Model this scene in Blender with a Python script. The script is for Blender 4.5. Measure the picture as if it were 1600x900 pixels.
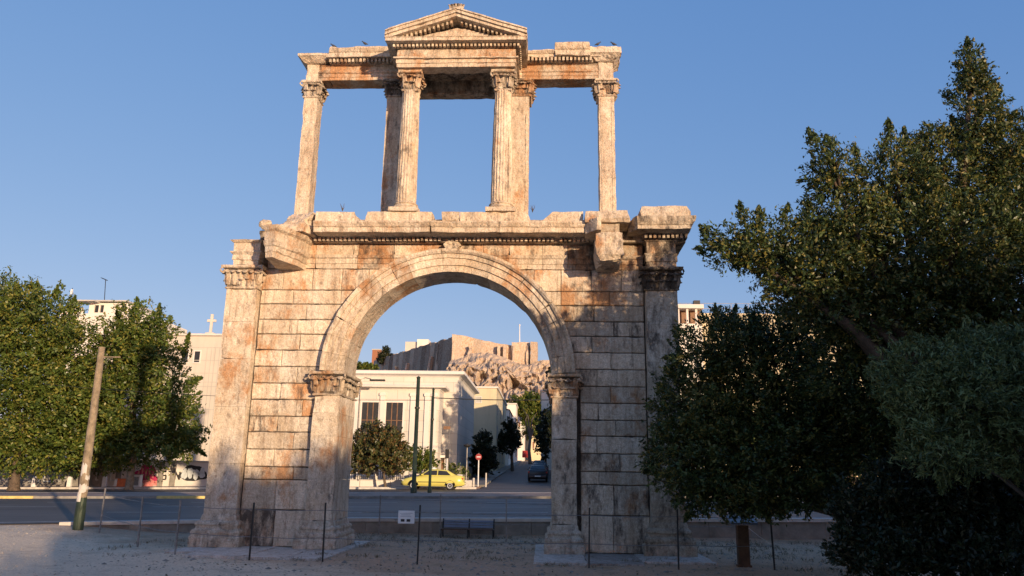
import bpy, bmesh, math, random
import numpy as np
from mathutils import Vector, Matrix, noise

# ------------------------------------------------------------------ camera, light
for o in list(bpy.data.objects): bpy.data.objects.remove(o)
S = bpy.context.scene
COL = S.collection
CAM = Vector((2.8153, -22.2629, 2.1242)); YAW, PIT, ROL, FPX = -0.04357, 0.237804, 0.015595, 1200.0
_F = Vector((math.sin(YAW)*math.cos(PIT), math.cos(YAW)*math.cos(PIT), math.sin(PIT)))
_R0 = Vector((math.cos(YAW), -math.sin(YAW), 0)); _U0 = _R0.cross(_F)
_R = _R0*math.cos(ROL) + _U0*math.sin(ROL); _U = _U0*math.cos(ROL) - _R0*math.sin(ROL)
cd = bpy.data.cameras.new("camera"); cam = bpy.data.objects.new("camera", cd); COL.objects.link(cam)
cd.sensor_width = 36; cd.lens = 36*FPX/1600; cd.clip_start = .1; cd.clip_end = 5000
m = Matrix((_R, _U, -_F)).transposed().to_4x4(); m.translation = CAM; cam.matrix_world = m
S.camera = cam

SUN_AZ, SUN_EL = math.radians(34), math.radians(6.5)      # azimuth to the right of the -Y axis
sdir = Vector((math.sin(SUN_AZ)*math.cos(SUN_EL), -math.cos(SUN_AZ)*math.cos(SUN_EL), math.sin(SUN_EL)))
W = bpy.data.worlds.new("World"); S.world = W; W.use_nodes = True
nt = W.node_tree; bg = nt.nodes['Background']
sky = nt.nodes.new('ShaderNodeTexSky'); sky.sky_type = 'NISHITA'; sky.sun_disc = False
sky.sun_elevation = SUN_EL; sky.sun_rotation = math.atan2(sdir.x, sdir.y)
sky.air_density = 1.0; sky.dust_density = .6; sky.ozone_density = 2.2; sky.altitude = 100
# grade of the clear-sky model: flatter and bluer, as the photograph's sky
_sp = nt.nodes.new('ShaderNodeSeparateColor'); _cb = nt.nodes.new('ShaderNodeCombineColor'); nt.links.new(sky.outputs[0], _sp.inputs[0])
for _i, (_p, _k) in enumerate(((.80,.70),(.50,.494),(.25,.565))):
    _a = nt.nodes.new('ShaderNodeMath'); _a.operation = 'MULTIPLY'; _a.inputs[1].default_value = .15
    _b = nt.nodes.new('ShaderNodeMath'); _b.operation = 'POWER'; _b.inputs[1].default_value = _p
    _c = nt.nodes.new('ShaderNodeMath'); _c.operation = 'MULTIPLY'; _c.inputs[1].default_value = _k/.15
    nt.links.new(_sp.outputs[_i], _a.inputs[0]); nt.links.new(_a.outputs[0], _b.inputs[0]); nt.links.new(_b.outputs[0], _c.inputs[0]); 
    _d = nt.nodes.new('ShaderNodeMath'); _d.operation = 'MULTIPLY'; nt.links.new(_a.outputs[0], _d.inputs[0]); nt.links.new(_a.outputs[0], _d.inputs[1])   # keeps the bright glow round the sun
    _e = nt.nodes.new('ShaderNodeMath'); _e.operation = 'MULTIPLY_ADD'; _e.inputs[1].default_value = .10/.15; nt.links.new(_d.outputs[0], _e.inputs[0]); nt.links.new(_c.outputs[0], _e.inputs[2]); nt.links.new(_e.outputs[0], _cb.inputs[_i])
nt.links.new(_cb.outputs[0], bg.inputs[0]); bg.inputs[1].default_value = .15
sl = bpy.data.lights.new("sun", 'SUN'); sl.energy = 4.6; sl.angle = math.radians(.6); sl.color = (1, .73, .47)
so = bpy.data.objects.new("sun", sl); COL.objects.link(so); so.rotation_euler = sdir.to_track_quat('Z', 'Y').to_euler()
so.location = (20, -30, 20)
S.view_settings.view_transform = 'Standard'; S.view_settings.look = 'None'; S.view_settings.gamma = 1
S.view_settings.exposure = .5
S.render.engine = 'CYCLES'
S.cycles.max_bounces = 5; S.cycles.diffuse_bounces = 3; S.cycles.glossy_bounces = 2; S.cycles.transparent_max_bounces = 4

def at(px, py, Y):                       # point seen at photo pixel (1600 wide), standing at depth Y
    d = _F*FPX + _R*(px-800) + _U*(450-py)
    return CAM + d*((Y-CAM.y)/d.y)
def pxm(Y): return FPX/((Y-CAM.y)*1.0)  # pixels per metre

rng = random.Random(7)
# ------------------------------------------------------------------ materials
def newmat(name):
    m = bpy.data.materials.new(name); m.use_nodes = True
    t = m.node_tree; b = t.nodes['Principled BSDF']; b.inputs['Specular IOR Level'].default_value = .3
    return m, t, b
def nnode(t, kind, **kw):
    n = t.nodes.new(kind)
    for k, v in kw.items(): setattr(n, k, v)
    return n
def noise_tex(t, scale, detail=4, rough=.6, stretch=None, src=None):
    n = nnode(t, 'ShaderNodeTexNoise'); n.inputs['Scale'].default_value = scale
    n.inputs['Detail'].default_value = detail; n.inputs['Roughness'].default_value = rough
    if src is None:
        src = nnode(t, 'ShaderNodeTexCoord').outputs['Object']
    if stretch:
        mp = nnode(t, 'ShaderNodeMapping'); mp.inputs['Scale'].default_value = stretch
        t.links.new(src, mp.inputs[0]); src = mp.outputs[0]
    t.links.new(src, n.inputs['Vector']); return n.outputs['Fac']
def ramp(t, fac, a, b, ca=(0,0,0,1), cb=(1,1,1,1)):
    r = nnode(t, 'ShaderNodeValToRGB'); r.color_ramp.elements[0].position = a; r.color_ramp.elements[1].position = b
    r.color_ramp.elements[0].color = ca if len(ca) == 4 else (*ca, 1); r.color_ramp.elements[1].color = cb if len(cb) == 4 else (*cb, 1)
    t.links.new(fac, r.inputs[0]); return r.outputs[0]
def mixc(t, fac, a, b, mode='MIX'):
    n = nnode(t, 'ShaderNodeMix', data_type='RGBA', blend_type=mode)
    for s, v in ((n.inputs[0], fac), (n.inputs[6], a), (n.inputs[7], b)):
        if isinstance(v, bpy.types.NodeSocket): t.links.new(v, s)
        elif isinstance(v, (int, float)): s.default_value = v
        else: s.default_value = v if len(v) == 4 else (*v, 1)
    return n.outputs[2]
def mathn(t, op, a, b=None, clamp=False):
    n = nnode(t, 'ShaderNodeMath', operation=op, use_clamp=clamp)
    for s, v in ((n.inputs[0], a), (n.inputs[1], b)):
        if v is None: continue
        if isinstance(v, bpy.types.NodeSocket): t.links.new(v, s)
        else: s.default_value = v
    return n.outputs[0]
def bump(t, b, h, strength, dist):
    n = nnode(t, 'ShaderNodeBump'); n.inputs['Strength'].default_value = strength; n.inputs['Distance'].default_value = dist
    t.links.new(h, n.inputs['Height']); t.links.new(n.outputs[0], b.inputs['Normal'])
def plain(name, col, rough=.6, metal=0, var=.25, nscale=3, bmp=0, spec=.3):
    m, t, b = newmat(name)
    f = noise_tex(t, nscale, 5, .65)
    lo = tuple(c*(1-var) for c in col); hi = tuple(min(1, c*(1+var)) for c in col)
    t.links.new(ramp(t, f, .3, .7, lo, hi), b.inputs['Base Color'])
    b.inputs['Roughness'].default_value = rough; b.inputs['Metallic'].default_value = metal
    b.inputs['Specular IOR Level'].default_value = spec
    if bmp: bump(t, b, noise_tex(t, nscale*8, 4), .5, bmp)
    return m

def stone_mat(name, bd=.06, cream=(.72,.60,.44), pale=(.84,.76,.63), rust=(.54,.26,.10), grime=(.075,.066,.06)):
    """weathered marble; attribute tint: r brightness, g rust, b grime"""
    m, t, b = newmat(name)
    at_ = nnode(t, 'ShaderNodeAttribute', attribute_name='tint')
    sp = nnode(t, 'ShaderNodeSeparateColor'); t.links.new(at_.outputs['Color'], sp.inputs[0])
    base = mixc(t, ramp(t, noise_tex(t, .9, 6, .65), .35, .65), cream, pale)
    streak = noise_tex(t, 2.2, 6, .7, (1.6, 1.6, .22))
    base = mixc(t, mathn(t, 'MULTIPLY', ramp(t, streak, .44, .68), .55), base, (.33,.23,.15))
    rn = mathn(t, 'ADD', noise_tex(t, 1.1, 7, .7, (1.1,1.1,.75)), mathn(t, 'MULTIPLY', mathn(t, 'SUBTRACT', sp.outputs[1], .35), .34))
    base = mixc(t, mathn(t, 'MULTIPLY', ramp(t, rn, .54, .66), .8), base, rust)
    dk = noise_tex(t, 3.6, 7, .72, (2.4,2.4,.16))
    base = mixc(t, mathn(t, 'MULTIPLY', ramp(t, dk, .56, .67), .6), base, (.17,.125,.09))
    vein = noise_tex(t, 5.5, 8, .75, (1, 1, .6))
    base = mixc(t, mathn(t, 'MULTIPLY', ramp(t, vein, .53, .66), .6), base, (.22,.16,.115))
    gn = mathn(t, 'ADD', noise_tex(t, 2.6, 8, .74, (1.3,1.3,.55)), mathn(t, 'MULTIPLY', mathn(t, 'SUBTRACT', sp.outputs[2], .4), .5))
    base = mixc(t, mathn(t, 'MULTIPLY', ramp(t, gn, .52, .66), .85), base, grime)
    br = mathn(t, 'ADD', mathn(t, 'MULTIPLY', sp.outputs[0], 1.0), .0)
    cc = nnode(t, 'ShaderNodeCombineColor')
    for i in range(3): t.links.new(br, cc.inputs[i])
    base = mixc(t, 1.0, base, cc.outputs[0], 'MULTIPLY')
    fine = noise_tex(t, 28, 6, .75)
    base = mixc(t, .75, base, ramp(t, fine, .32, .66, (.55,.50,.45), (1.04,1.04,1.04)), 'MULTIPLY')
    base = mixc(t, .6, base, ramp(t, noise_tex(t, 9, 8, .8), .36, .62, (.60,.53,.46), (1.08,1.08,1.08)), 'MULTIPLY')
    t.links.new(base, b.inputs['Base Color']); b.inputs['Roughness'].default_value = .85
    b.inputs['Specular IOR Level'].default_value = .2
    v = nnode(t, 'ShaderNodeTexVoronoi'); v.inputs['Scale'].default_value = 9
    t.links.new(nnode(t, 'ShaderNodeTexCoord').outputs['Object'], v.inputs['Vector'])
    h = mathn(t, 'ADD', mathn(t, 'MULTIPLY', noise_tex(t, 7, 9, .72), 1.0), mathn(t, 'MULTIPLY', ramp(t, v.outputs['Distance'], .0, .35), .25))
    bump(t, b, h, .95, bd)
    return m
M = {}
M['stone'] = stone_mat('weathered_marble')
M['slab'] = stone_mat('pale_marble_slab', .04, (.72,.68,.62), (.80,.77,.72), (.40,.33,.26))
M['rock'] = stone_mat('far_rock', .3, (.72,.59,.45), (.82,.72,.58), (.56,.37,.22), (.16,.11,.08))

def facade_mat(name, col, var=.12, brick=None, grime=.3):
    m, t, b = newmat(name)
    base = mixc(t, ramp(t, noise_tex(t, .25, 5, .6), .35, .7), tuple(c*(1-var) for c in col), tuple(min(.85, c*(1+var)) for c in col))
    base = mixc(t, mathn(t, 'MULTIPLY', ramp(t, noise_tex(t, .8, 7, .7, (1.5,1.5,.15)), .5, .75), grime), base, tuple(c*.45 for c in col))
    if brick:
        w, h, mort = brick
        bt = nnode(t, 'ShaderNodeTexBrick'); tc = nnode(t, 'ShaderNodeTexCoord')
        mp = nnode(t, 'ShaderNodeMapping'); mp.inputs['Rotation'].default_value = (math.radians(90), 0, 0)
        t.links.new(tc.outputs['Object'], mp.inputs[0]); t.links.new(mp.outputs[0], bt.inputs['Vector'])
        bt.inputs['Scale'].default_value = 1; bt.inputs['Brick Width'].default_value = w; bt.inputs['Row Height'].default_value = h
        bt.inputs['Mortar Size'].default_value = mort; bt.inputs['Color1'].default_value = (1,1,1,1); bt.inputs['Color2'].default_value = (.9,.9,.9,1)
        bt.inputs['Mortar'].default_value = (.55,.5,.45,1)
        base = mixc(t, 1.0, base, bt.outputs['Color'], 'MULTIPLY')
    t.links.new(base, b.inputs['Base Color']); b.inputs['Roughness'].default_value = .85
    bump(t, b, noise_tex(t, 12, 5), .3, .03)
    return m
M['cream_wall'] = facade_mat('cream_limestone', (.60,.56,.49), .08, (1.9,.95,.012), .22)
M['cream_trim'] = facade_mat('cream_trim', (.66,.62,.56), .08, None, .15)
M['church_wall'] = facade_mat('church_plaster', (.56,.50,.42), .08, None, .2)
M['white_wall'] = facade_mat('white_plaster', (.70,.66,.58), .08, None, .2)
M['ochre_wall'] = facade_mat('ochre_plaster', (.58,.50,.33), .1)
M['grey_wall'] = facade_mat('grey_plaster', (.45,.43,.38), .12)
M['red_tile'] = plain('red_roof_tile', (.30,.13,.07), .8, 0, .3, 4)
M['dark_glass'] = plain('dark_glass', (.03,.028,.025), .12, 0, .3, 2, 0, .5)
M['brown_frame'] = plain('brown_frame', (.20,.11,.06), .5)
M['red_cloth'] = plain('red_awning', (.45,.05,.04), .8)
M['concrete'] = plain('stained_concrete', (.23,.215,.185), .9, 0, .4, 1.6, .02)
M['kerb'] = plain('kerb_stone', (.50,.47,.42), .85, 0, .2, 3, .01)
M['gravel_stone'] = plain('gravel_stone', (.36,.31,.25), .9, 0, .35, 6)
M['kerb_sunlit'] = plain('yellow_sunlit_kerb', (.58,.45,.16), .8, 0, .25, 4)
M['paving'] = plain('pinkish_paving', (.30,.215,.17), .9, 0, .25, .8, .01)
M['dark_metal'] = plain('dark_metal', (.035,.035,.033), .5, .3, .4, 5)
M['green_metal'] = plain('dark_green_metal', (.03,.045,.03), .55, .2, .4, 3)
M['grey_metal'] = plain('galvanised_metal', (.22,.21,.20), .55, .5, .4, 8)
M['white_paint'] = plain('white_paint', (.68,.68,.66), .6, 0, .12, 4)
M['road_white'] = plain('worn_road_paint', (.42,.42,.41), .8, 0, .3, 5)
M['bark'] = plain('bark', (.10,.075,.055), .95, 0, .45, 5, .05)
M['pale_bark'] = plain('pale_bark', (.24,.19,.13), .95, 0, .4, 5, .05)
M['brown_wood'] = plain('brown_wood', (.10,.055,.03), .7, 0, .4, 4, .01)
M['blue_panel'] = plain('blue_grey_panel', (.16,.20,.27), .35, 0, .15, 3)
M['black'] = plain('black_rubber', (.02,.02,.02), .7)
M['taxi_yellow'] = plain('taxi_yellow_paint', (.56,.50,.12), .28, 0, .03, 1, 0, .5)
M['navy_paint'] = plain('dark_car_paint', (.02,.023,.03), .25, 0, .1, 1, 0, .5)
M['grey_paint'] = plain('silver_car_paint', (.30,.31,.32), .3, .4, .05, 1, 0, .5)
M['alloy'] = plain('alloy_rim', (.5,.5,.5), .35, .6, .1, 4)
M['red_lens'] = plain('red_lens', (.4,.02,.02), .25)
M['clear_lens'] = plain('clear_lens', (.55,.55,.5), .2)
M['magenta_paint'] = plain('magenta_spray_paint', (.42,.03,.10), .7, 0, .35, 2)
M['black_paint'] = plain('black_spray_paint', (.03,.03,.03), .7)
M['pale_paint'] = plain('silver_spray_paint', (.50,.54,.54), .6, 0, .25, 3)
M['pink_paint'] = plain('pink_spray_paint', (.62,.22,.20), .7, 0, .3, 3)
M['orange_plastic'] = plain('orange_plastic', (.55,.16,.06), .6)
M['sign_red'] = plain('sign_red', (.30,.05,.05), .5)
M['pigeon'] = plain('pigeon_feathers', (.055,.058,.07), .7, 0, .3, 20)

def leaf_mat(name, dark, light, warm, trans=.25):
    m, t, b = newmat(name)
    a = nnode(t, 'ShaderNodeAttribute', attribute_name='leaf'); sp = nnode(t, 'ShaderNodeSeparateColor')
    t.links.new(a.outputs['Color'], sp.inputs[0])
    c = mixc(t, sp.outputs[0], dark, light)
    c = mixc(t, ramp(t, sp.outputs[1], .72, .95), c, warm)
    t.links.new(c, b.inputs['Base Color']); b.inputs['Roughness'].default_value = .42; b.inputs['Specular IOR Level'].default_value = .35
    tr = nnode(t, 'ShaderNodeBsdfTranslucent'); t.links.new(c, tr.inputs[0])
    mx = nnode(t, 'ShaderNodeMixShader'); mx.inputs[0].default_value = trans
    t.links.new(b.outputs[0], mx.inputs[1]); t.links.new(tr.outputs[0], mx.inputs[2])
    t.links.new(mx.outputs[0], t.nodes['Material Output'].inputs[0]); return m
M['leaf_dark'] = leaf_mat('dark_evergreen_leaves', (.020,.038,.013), (.09,.125,.036), (.20,.17,.04))
M['leaf_warm'] = leaf_mat('yellowish_street_tree_leaves', (.04,.068,.014), (.135,.19,.035), (.24,.23,.045), .35)
M['leaf_grey'] = leaf_mat('grey_green_narrow_leaves', (.06,.085,.035), (.19,.23,.085), (.2,.22,.07))
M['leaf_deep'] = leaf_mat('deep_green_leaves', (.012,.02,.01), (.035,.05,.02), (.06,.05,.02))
M['leaf_rust'] = leaf_mat('reddish_green_leaves', (.045,.055,.02), (.115,.125,.04), (.20,.11,.04))
M['grass'] = leaf_mat('dry_grass', (.10,.085,.05), (.20,.17,.10), (.24,.19,.11))

# ------------------------------------------------------------------ mesh builder
class MB:
    def __init__(s): s.v = []; s.f = []; s.t = []
    def add(s, vs, fs, tint=(.95,.3,.3)):
        n = len(s.v); s.v += [tuple(p) for p in vs]; s.f += [tuple(i+n for i in f) for f in fs]; s.t += [tint]*len(fs)
    def box(s, x0, x1, y0, y1, z0, z1, tint=(.95,.3,.3)):
        v = [(x,y,z) for z in (z0,z1) for y in (y0,y1) for x in (x0,x1)]
        s.add(v, [(0,2,3,1),(4,5,7,6),(0,1,5,4),(2,6,7,3),(0,4,6,2),(1,3,7,5)], tint)
    def loops(s, loops, tint=(.95,.3,.3), cap=True):
        n = len(loops[0]); vs = [p for l in loops for p in l]; fs = []
        for k in range(len(loops)-1):
            for i in range(n):
                j = (i+1) % n; fs.append((k*n+i, k*n+j, (k+1)*n+j, (k+1)*n+i))
        if cap: fs.append(tuple(range(n-1,-1,-1))); fs.append(tuple((len(loops)-1)*n+i for i in range(n)))
        s.add(vs, fs, tint)
    def loft(s, x0, x1, y0, y1, prof, tint=(.95,.3,.3), ymul=1, back=True):
        """rectangular plan grown by the offset of each (offset, z) of prof: mouldings with mitred corners"""
        L = []
        for o, z in prof:
            yb = y1+o*ymul if back else y1
            L.append([(x0-o,y0-o*ymul,z),(x1+o,y0-o*ymul,z),(x1+o,yb,z),(x0-o,yb,z)])
        s.loops(L, tint)
    def prism(s, pts, y0, y1, tint=(.95,.3,.3)):       # (x,z) outline, extruded along y
        s.loops([[(x,y0,z) for x,z in pts], [(x,y1,z) for x,z in pts]], tint)
    def prismz(s, pts, z0, z1, tint=(.95,.3,.3)):
        s.loops([[(x,y,z0) for x,y in pts], [(x,y,z1) for x,y in pts]], tint)
    def cblock(s, pts, yf, yb, ch, tint):              # (x,z) outline with a chamfered front edge
        n = len(pts); cx = sum(p[0] for p in pts)/n; cz = sum(p[1] for p in pts)/n; ins = []
        area = sum(pts[i][0]*pts[(i+1)%n][1]-pts[(i+1)%n][0]*pts[i][1] for i in range(n)); sg = 1 if area > 0 else -1
        for i in range(n):
            a = Vector(pts[i-1]); b = Vector(pts[i]); c = Vector(pts[(i+1)%n])
            d1 = (b-a).normalized(); d2 = (c-b).normalized()
            n1 = Vector((-d1.y,d1.x))*sg; n2 = Vector((-d2.y,d2.x))*sg; k = n1+n2
            k = k/max(.5, k.length_squared/2) if k.length else n1
            ins.append((b.x+k.x*ch, b.y+k.y*ch))
        s.loops([[(x,yb,z) for x,z in pts],[(x,yf+ch,z) for x,z in pts],[(x,yf,z) for x,z in ins]], tint)
    def tube(s, pts, r, n=8, tint=(.95,.3,.3)):
        pts = [Vector(p) for p in pts]; rs = r if isinstance(r, (list,tuple)) else [r]*len(pts); L = []
        for i, p in enumerate(pts):
            d = (pts[min(i+1,len(pts)-1)]-pts[max(i-1,0)]).normalized()
            a = d.cross(Vector((0,0,1)) if abs(d.z) < .9 else Vector((1,0,0))).normalized(); b = d.cross(a)
            L.append([p+(a*math.cos(2*math.pi*k/n)+b*math.sin(2*math.pi*k/n))*rs[i] for k in range(n)])
        s.loops(L, tint)
    def lathe(s, c, prof, n=24, tint=(.95,.3,.3)):     # (r,z)
        s.loops([[(c[0]+r*math.cos(2*math.pi*k/n), c[1]+r*math.sin(2*math.pi*k/n), c[2]+z) for k in range(n)] for r,z in prof], tint)
    def ball(s, c, r, n=8, sc=(1,1,1)):
        L = []
        for i in range(1, n):
            a = math.pi*i/n
            L.append([(c[0]+r*sc[0]*math.sin(a)*math.cos(2*math.pi*k/n), c[1]+r*sc[1]*math.sin(a)*math.sin(2*math.pi*k/n), c[2]-r*sc[2]*math.cos(a)) for k in range(n)])
        s.loops(L)
    def build(s, name, mat, parent=None, weather=None, smooth=False, bevel=0):
        me = bpy.data.meshes.new(name); me.from_pydata(s.v, [], s.f)
        ca = me.color_attributes.new('tint', 'FLOAT_COLOR', 'CORNER')
        arr = np.empty((len(me.loops),4), np.float32); k = 0
        for f, t in zip(s.f, s.t): arr[k:k+len(f)] = (*t, 1); k += len(f)
        ca.data.foreach_set('color', arr.ravel())
        bm = bmesh.new(); bm.from_mesh(me); bmesh.ops.recalc_face_normals(bm, faces=bm.faces)
        if bevel: bmesh.ops.bevel(bm, geom=[e for e in bm.edges if e.is_manifold and e.calc_face_angle(0) > .5], offset=bevel, segments=1, affect='EDGES')
        if weather:
            L, amp, fr = weather
            for _ in range(6):
                es = [e for e in bm.edges if e.calc_length() > L]
                if not es: break
                bmesh.ops.subdivide_edges(bm, edges=es, cuts=1)
                ng = [f for f in bm.faces if len(f.verts) > 4]
                if ng: bmesh.ops.triangulate(bm, faces=ng)
            for v in bm.verts:
                p = v.co.copy()
                d = noise.noise_vector(p*fr)*amp + noise.noise_vector(p*fr*3.1+Vector((7,3,1)))*amp*.5
                c = noise.noise(p*fr*.8+Vector((31,5,9)))
                if c > .28 and len(v.link_faces) and amp > .006:            # chipped places pull inwards
                    d -= v.normal*(c-.28)*amp*7*(1 if sum(f.normal.dot(v.normal) for f in v.link_faces)/len(v.link_faces) < .93 else .15)
                v.co = p + d
        bm.to_mesh(me); bm.free()
        if smooth:
            for p in me.polygons: p.use_smooth = True
        me.materials.append(mat if not isinstance(mat, str) else M[mat])
        o = bpy.data.objects.new(name, me); COL.objects.link(o)
        if parent:
            o.parent = parent
            if parent.location.length: o.matrix_parent_inverse = Matrix.Translation(-parent.location)
        return o
def tag(o, label, cat, group=None):
    o['label'] = label; o['category'] = cat
    if group: o['group'] = group
    return o
def thing(name, label, cat, loc=(0,0,0), group=None):
    o = bpy.data.objects.new(name, None); COL.objects.link(o); o.location = loc; o.empty_display_size = .3
    return tag(o, label, cat, group)
def struct(o): o['kind'] = 'structure'; return o
def copy_thing(root, loc, rz=None, label=None):
    r = root.copy(); COL.objects.link(r); r.location = loc
    if rz is not None: r.rotation_euler.z = rz
    if label: r['label'] = label
    for ch in list(root.children):
        c = ch.copy(); COL.objects.link(c); c.parent = r
        for g in ch.children:
            d = g.copy(); COL.objects.link(d); d.parent = c
    return r
def T(b=.95, r=.3, g=.3, j=.06):
    return (b*(1+rng.uniform(-j,j)*1.6), max(0,min(1,r+rng.uniform(-j,j)*1.6)), max(0,min(1,g+rng.uniform(-j,j)*2)))

# ------------------------------------------------------------------ ground and roads
def av(x, y):                                   # the avenue's plane
    x = max(-90, min(70, x))
    return .452+.016*min(y,38)+.016*x
STR_X0, STR_X1 = -1.9, 4.2
def street(x, y): return av(x, 38)+.035*max(0, y-38)
def edge(x): return 6.0 if x > -5 else max(-8, 6.0+(x+5)*.25)
def sitez(x, y):
    t = max(0, min(1, (-x-9)/5)); z = t*t*(3-2*t)*max(0, av(x,y)-.02)
    k = max(0, min(1, (y-(edge(x)-15))/12))
    z = z*k
    return z + .03*(1-t)*noise.noise(Vector((x*.5,y*.5,0)))*(0 if abs(x) < 1 else 1)
def groundz(x, y):
    e = edge(x)
    if y <= e: return sitez(x, y)
    if x < -10.5 and y < e+2.5: return min(sitez(x, y), av(x, y)-.03)
    z = av(x, y)-.25 if y < 38 else street(x, y)-.12
    if y > 200: z = street(x,200)-.12+.01*(y-200)
    return z
def axis(dense, far):
    return sorted(set(dense+far))
xs = axis([i*.75 for i in range(-40,36)], [-700,-400,-250,-150,-100,-75,-60,-50,-42,-36,-32,30,34,40,50,60,75,100,150,250,400,700])
ys = axis([-30+i*.75 for i in range(0,48)], [-300,-150,-90,-60,-45,-35,8,10,14,20,26,32,38,45,55,70,90,120,160,200,260,330,400,600,900,1600])
def sheet(name, xs, ys, fz, mat):
    vs = [(x,y,fz(x,y)) for y in ys for x in xs]; n = len(xs)
    fs = [(j*n+i, j*n+i+1, (j+1)*n+i+1, (j+1)*n+i) for j in range(len(ys)-1) for i in range(n-1)]
    b = MB(); b.add(vs, fs); return b.build(name, mat, smooth=True)

m, t, b = newmat('gravel_and_soil'); M['gravel'] = m
geo = nnode(t, 'ShaderNodeNewGeometry'); sx = nnode(t, 'ShaderNodeSeparateXYZ'); t.links.new(geo.outputs['Position'], sx.inputs[0])
# pale gravel path in front and to the left, brown soil around the monument
pth = mathn(t, 'ADD', mathn(t, 'MULTIPLY', sx.outputs[1], -.22), mathn(t, 'MULTIPLY', sx.outputs[0], -.14))
pth = mathn(t, 'ADD', pth, mathn(t, 'MULTIPLY', noise_tex(t, .35, 5), 1.6))
pf = ramp(t, mathn(t, 'ADD', pth, -1.7), .0, .55)
gfine = noise_tex(t, 14, 6, .8); gmid = noise_tex(t, 1.3, 6, .7)
gravel = mixc(t, ramp(t, gfine, .3, .7), (.44,.34,.235), (.86,.72,.54))
gravel = mixc(t, mathn(t, 'MULTIPLY', ramp(t, gmid, .5, .72), .5), gravel, (.25,.20,.15))
soil = mixc(t, ramp(t, gfine, .3, .7), (.27,.18,.115), (.60,.41,.27))
soil = mixc(t, mathn(t, 'MULTIPLY', ramp(t, gmid, .5, .7), .6), soil, (.15,.14,.07))
t.links.new(mixc(t, pf, soil, gravel), b.inputs['Base Color']); b.inputs['Roughness'].default_value = .95
bump(t, b, mathn(t, 'ADD', gfine, mathn(t, 'MULTIPLY', noise_tex(t, 45, 3), .5)), .8, .04)
struct(sheet('ground', xs, ys, groundz, 'gravel'))

m, t, b = newmat('asphalt'); M['asphalt'] = m
f1 = noise_tex(t, .5, 6, .7, (.35,1.6,1)); f2 = noise_tex(t, 30, 4, .8)
c = mixc(t, ramp(t, f1, .35, .7), (.080,.071,.064), (.15,.13,.115)); c = mixc(t, .5, c, ramp(t, f2, .3, .7, (.6,.6,.6), (1.2,1.2,1.2)), 'MULTIPLY')
t.links.new(c, b.inputs['Base Color']); b.inputs['Roughness'].default_value = .62; bump(t, b, f2, .4, .01)
xr = [-90,-60,-45,-35,-28,-22,-18,-15,-13,-11,-9,-7,-5,-2,2,8,15,25,40,70]
def strip(name, xs, y0f, y1f, dz, mat, ny=3, base=av):
    vs = []; n = len(xs)
    for j in range(ny+1):
        for x in xs:
            y = y0f(x)+(y1f(x)-y0f(x))*j/ny; vs.append((x,y,base(x,y)+dz))
    b = MB(); b.add(vs, [(j*n+i, j*n+i+1, (j+1)*n+i+1, (j+1)*n+i) for j in range(ny) for i in range(n-1)])
    return struct(b.build(name, mat, smooth=True))
C = lambda v: (lambda x: v)
strip('avenue', xr, lambda x: edge(x)+.02, C(38.2), 0, 'asphalt', 6)
strip('side_street', [STR_X0+i*.6 for i in range(0,12)], C(38.2), C(150), 0, 'asphalt', 12, street)
# lane lines on the avenue
for yl, nm in ((9.6,'lane_line'), (13.4,'lane_line'), (17.4,'lane_line')):
    b = MB()
    x = -60
    while x < 60:
        z0, z1 = av(x,yl)+.004, av(x+3,yl)+.004
        b.add([(x,yl,z0),(x+3,yl,z1),(x+3,yl+.13,z1+.002),(x,yl+.13,z0+.002)], [(0,1,2,3)]); x += 7.5
    struct(b.build(nm, 'road_white'))
strip('edge_line', xr, lambda x: edge(x)+.75, lambda x: edge(x)+.9, .004, 'road_white', 1)
# median with kerbs between the two carriageways, far pavement
def slab_strip(name, x0, x1, y0, y1, h, mat, base=av, step=4):
    b = MB(); n = max(1, int((x1-x0)/step)); L = []
    for i in range(n+1):
        x = x0+(x1-x0)*i/n
        L.append([(x,y0,base(x,y0)-.1),(x,y0,base(x,y0)+h),(x,y1,base(x,y1)+h),(x,y1,base(x,y1)-.1)])
    b.loops(L); return struct(b.build(name, mat))
slab_strip('median_pavement', -80, 60, 21.75, 26.6, .13, 'paving')
slab_strip('median_kerb', -80, 60, 21.45, 21.75, .135, 'concrete')
slab_strip('median_kerb', -80, 60, 26.6, 26.85, .135, 'kerb')
slab_strip('far_pavement', -80, STR_X0-.3, 37.0, 41, .14, 'paving')
slab_strip('far_kerb', -80, STR_X0-.3, 36.7, 37.0, .145, 'kerb')
slab_strip('far_pavement', STR_X1+.3, 60, 37.0, 41, .14, 'paving')
for a, b_ in ((-34,-30.3),(-29.3,-25.0),(-17.9,-14.2)):    # yellow lengths where sun strikes the kerb, sunlight put into the colour
    slab_strip('sunlit_kerb', a-.9, b_-.9, 21.40, 21.76, .142, 'kerb_sunlit')
for x0, x1 in ((STR_X0-2.2, STR_X0), (STR_X1, STR_X1+1.6)):
    b = MB(); L = []
    for y in range(41, 150, 9): L.append([(x0,y,street(x0,y)-.1),(x0,y,street(x0,y)+.13),(x1,y,street(x1,y)+.13),(x1,y,street(x1,y)-.1)])
    b.loops(L); struct(b.build('street_pavement', 'concrete'))

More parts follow.
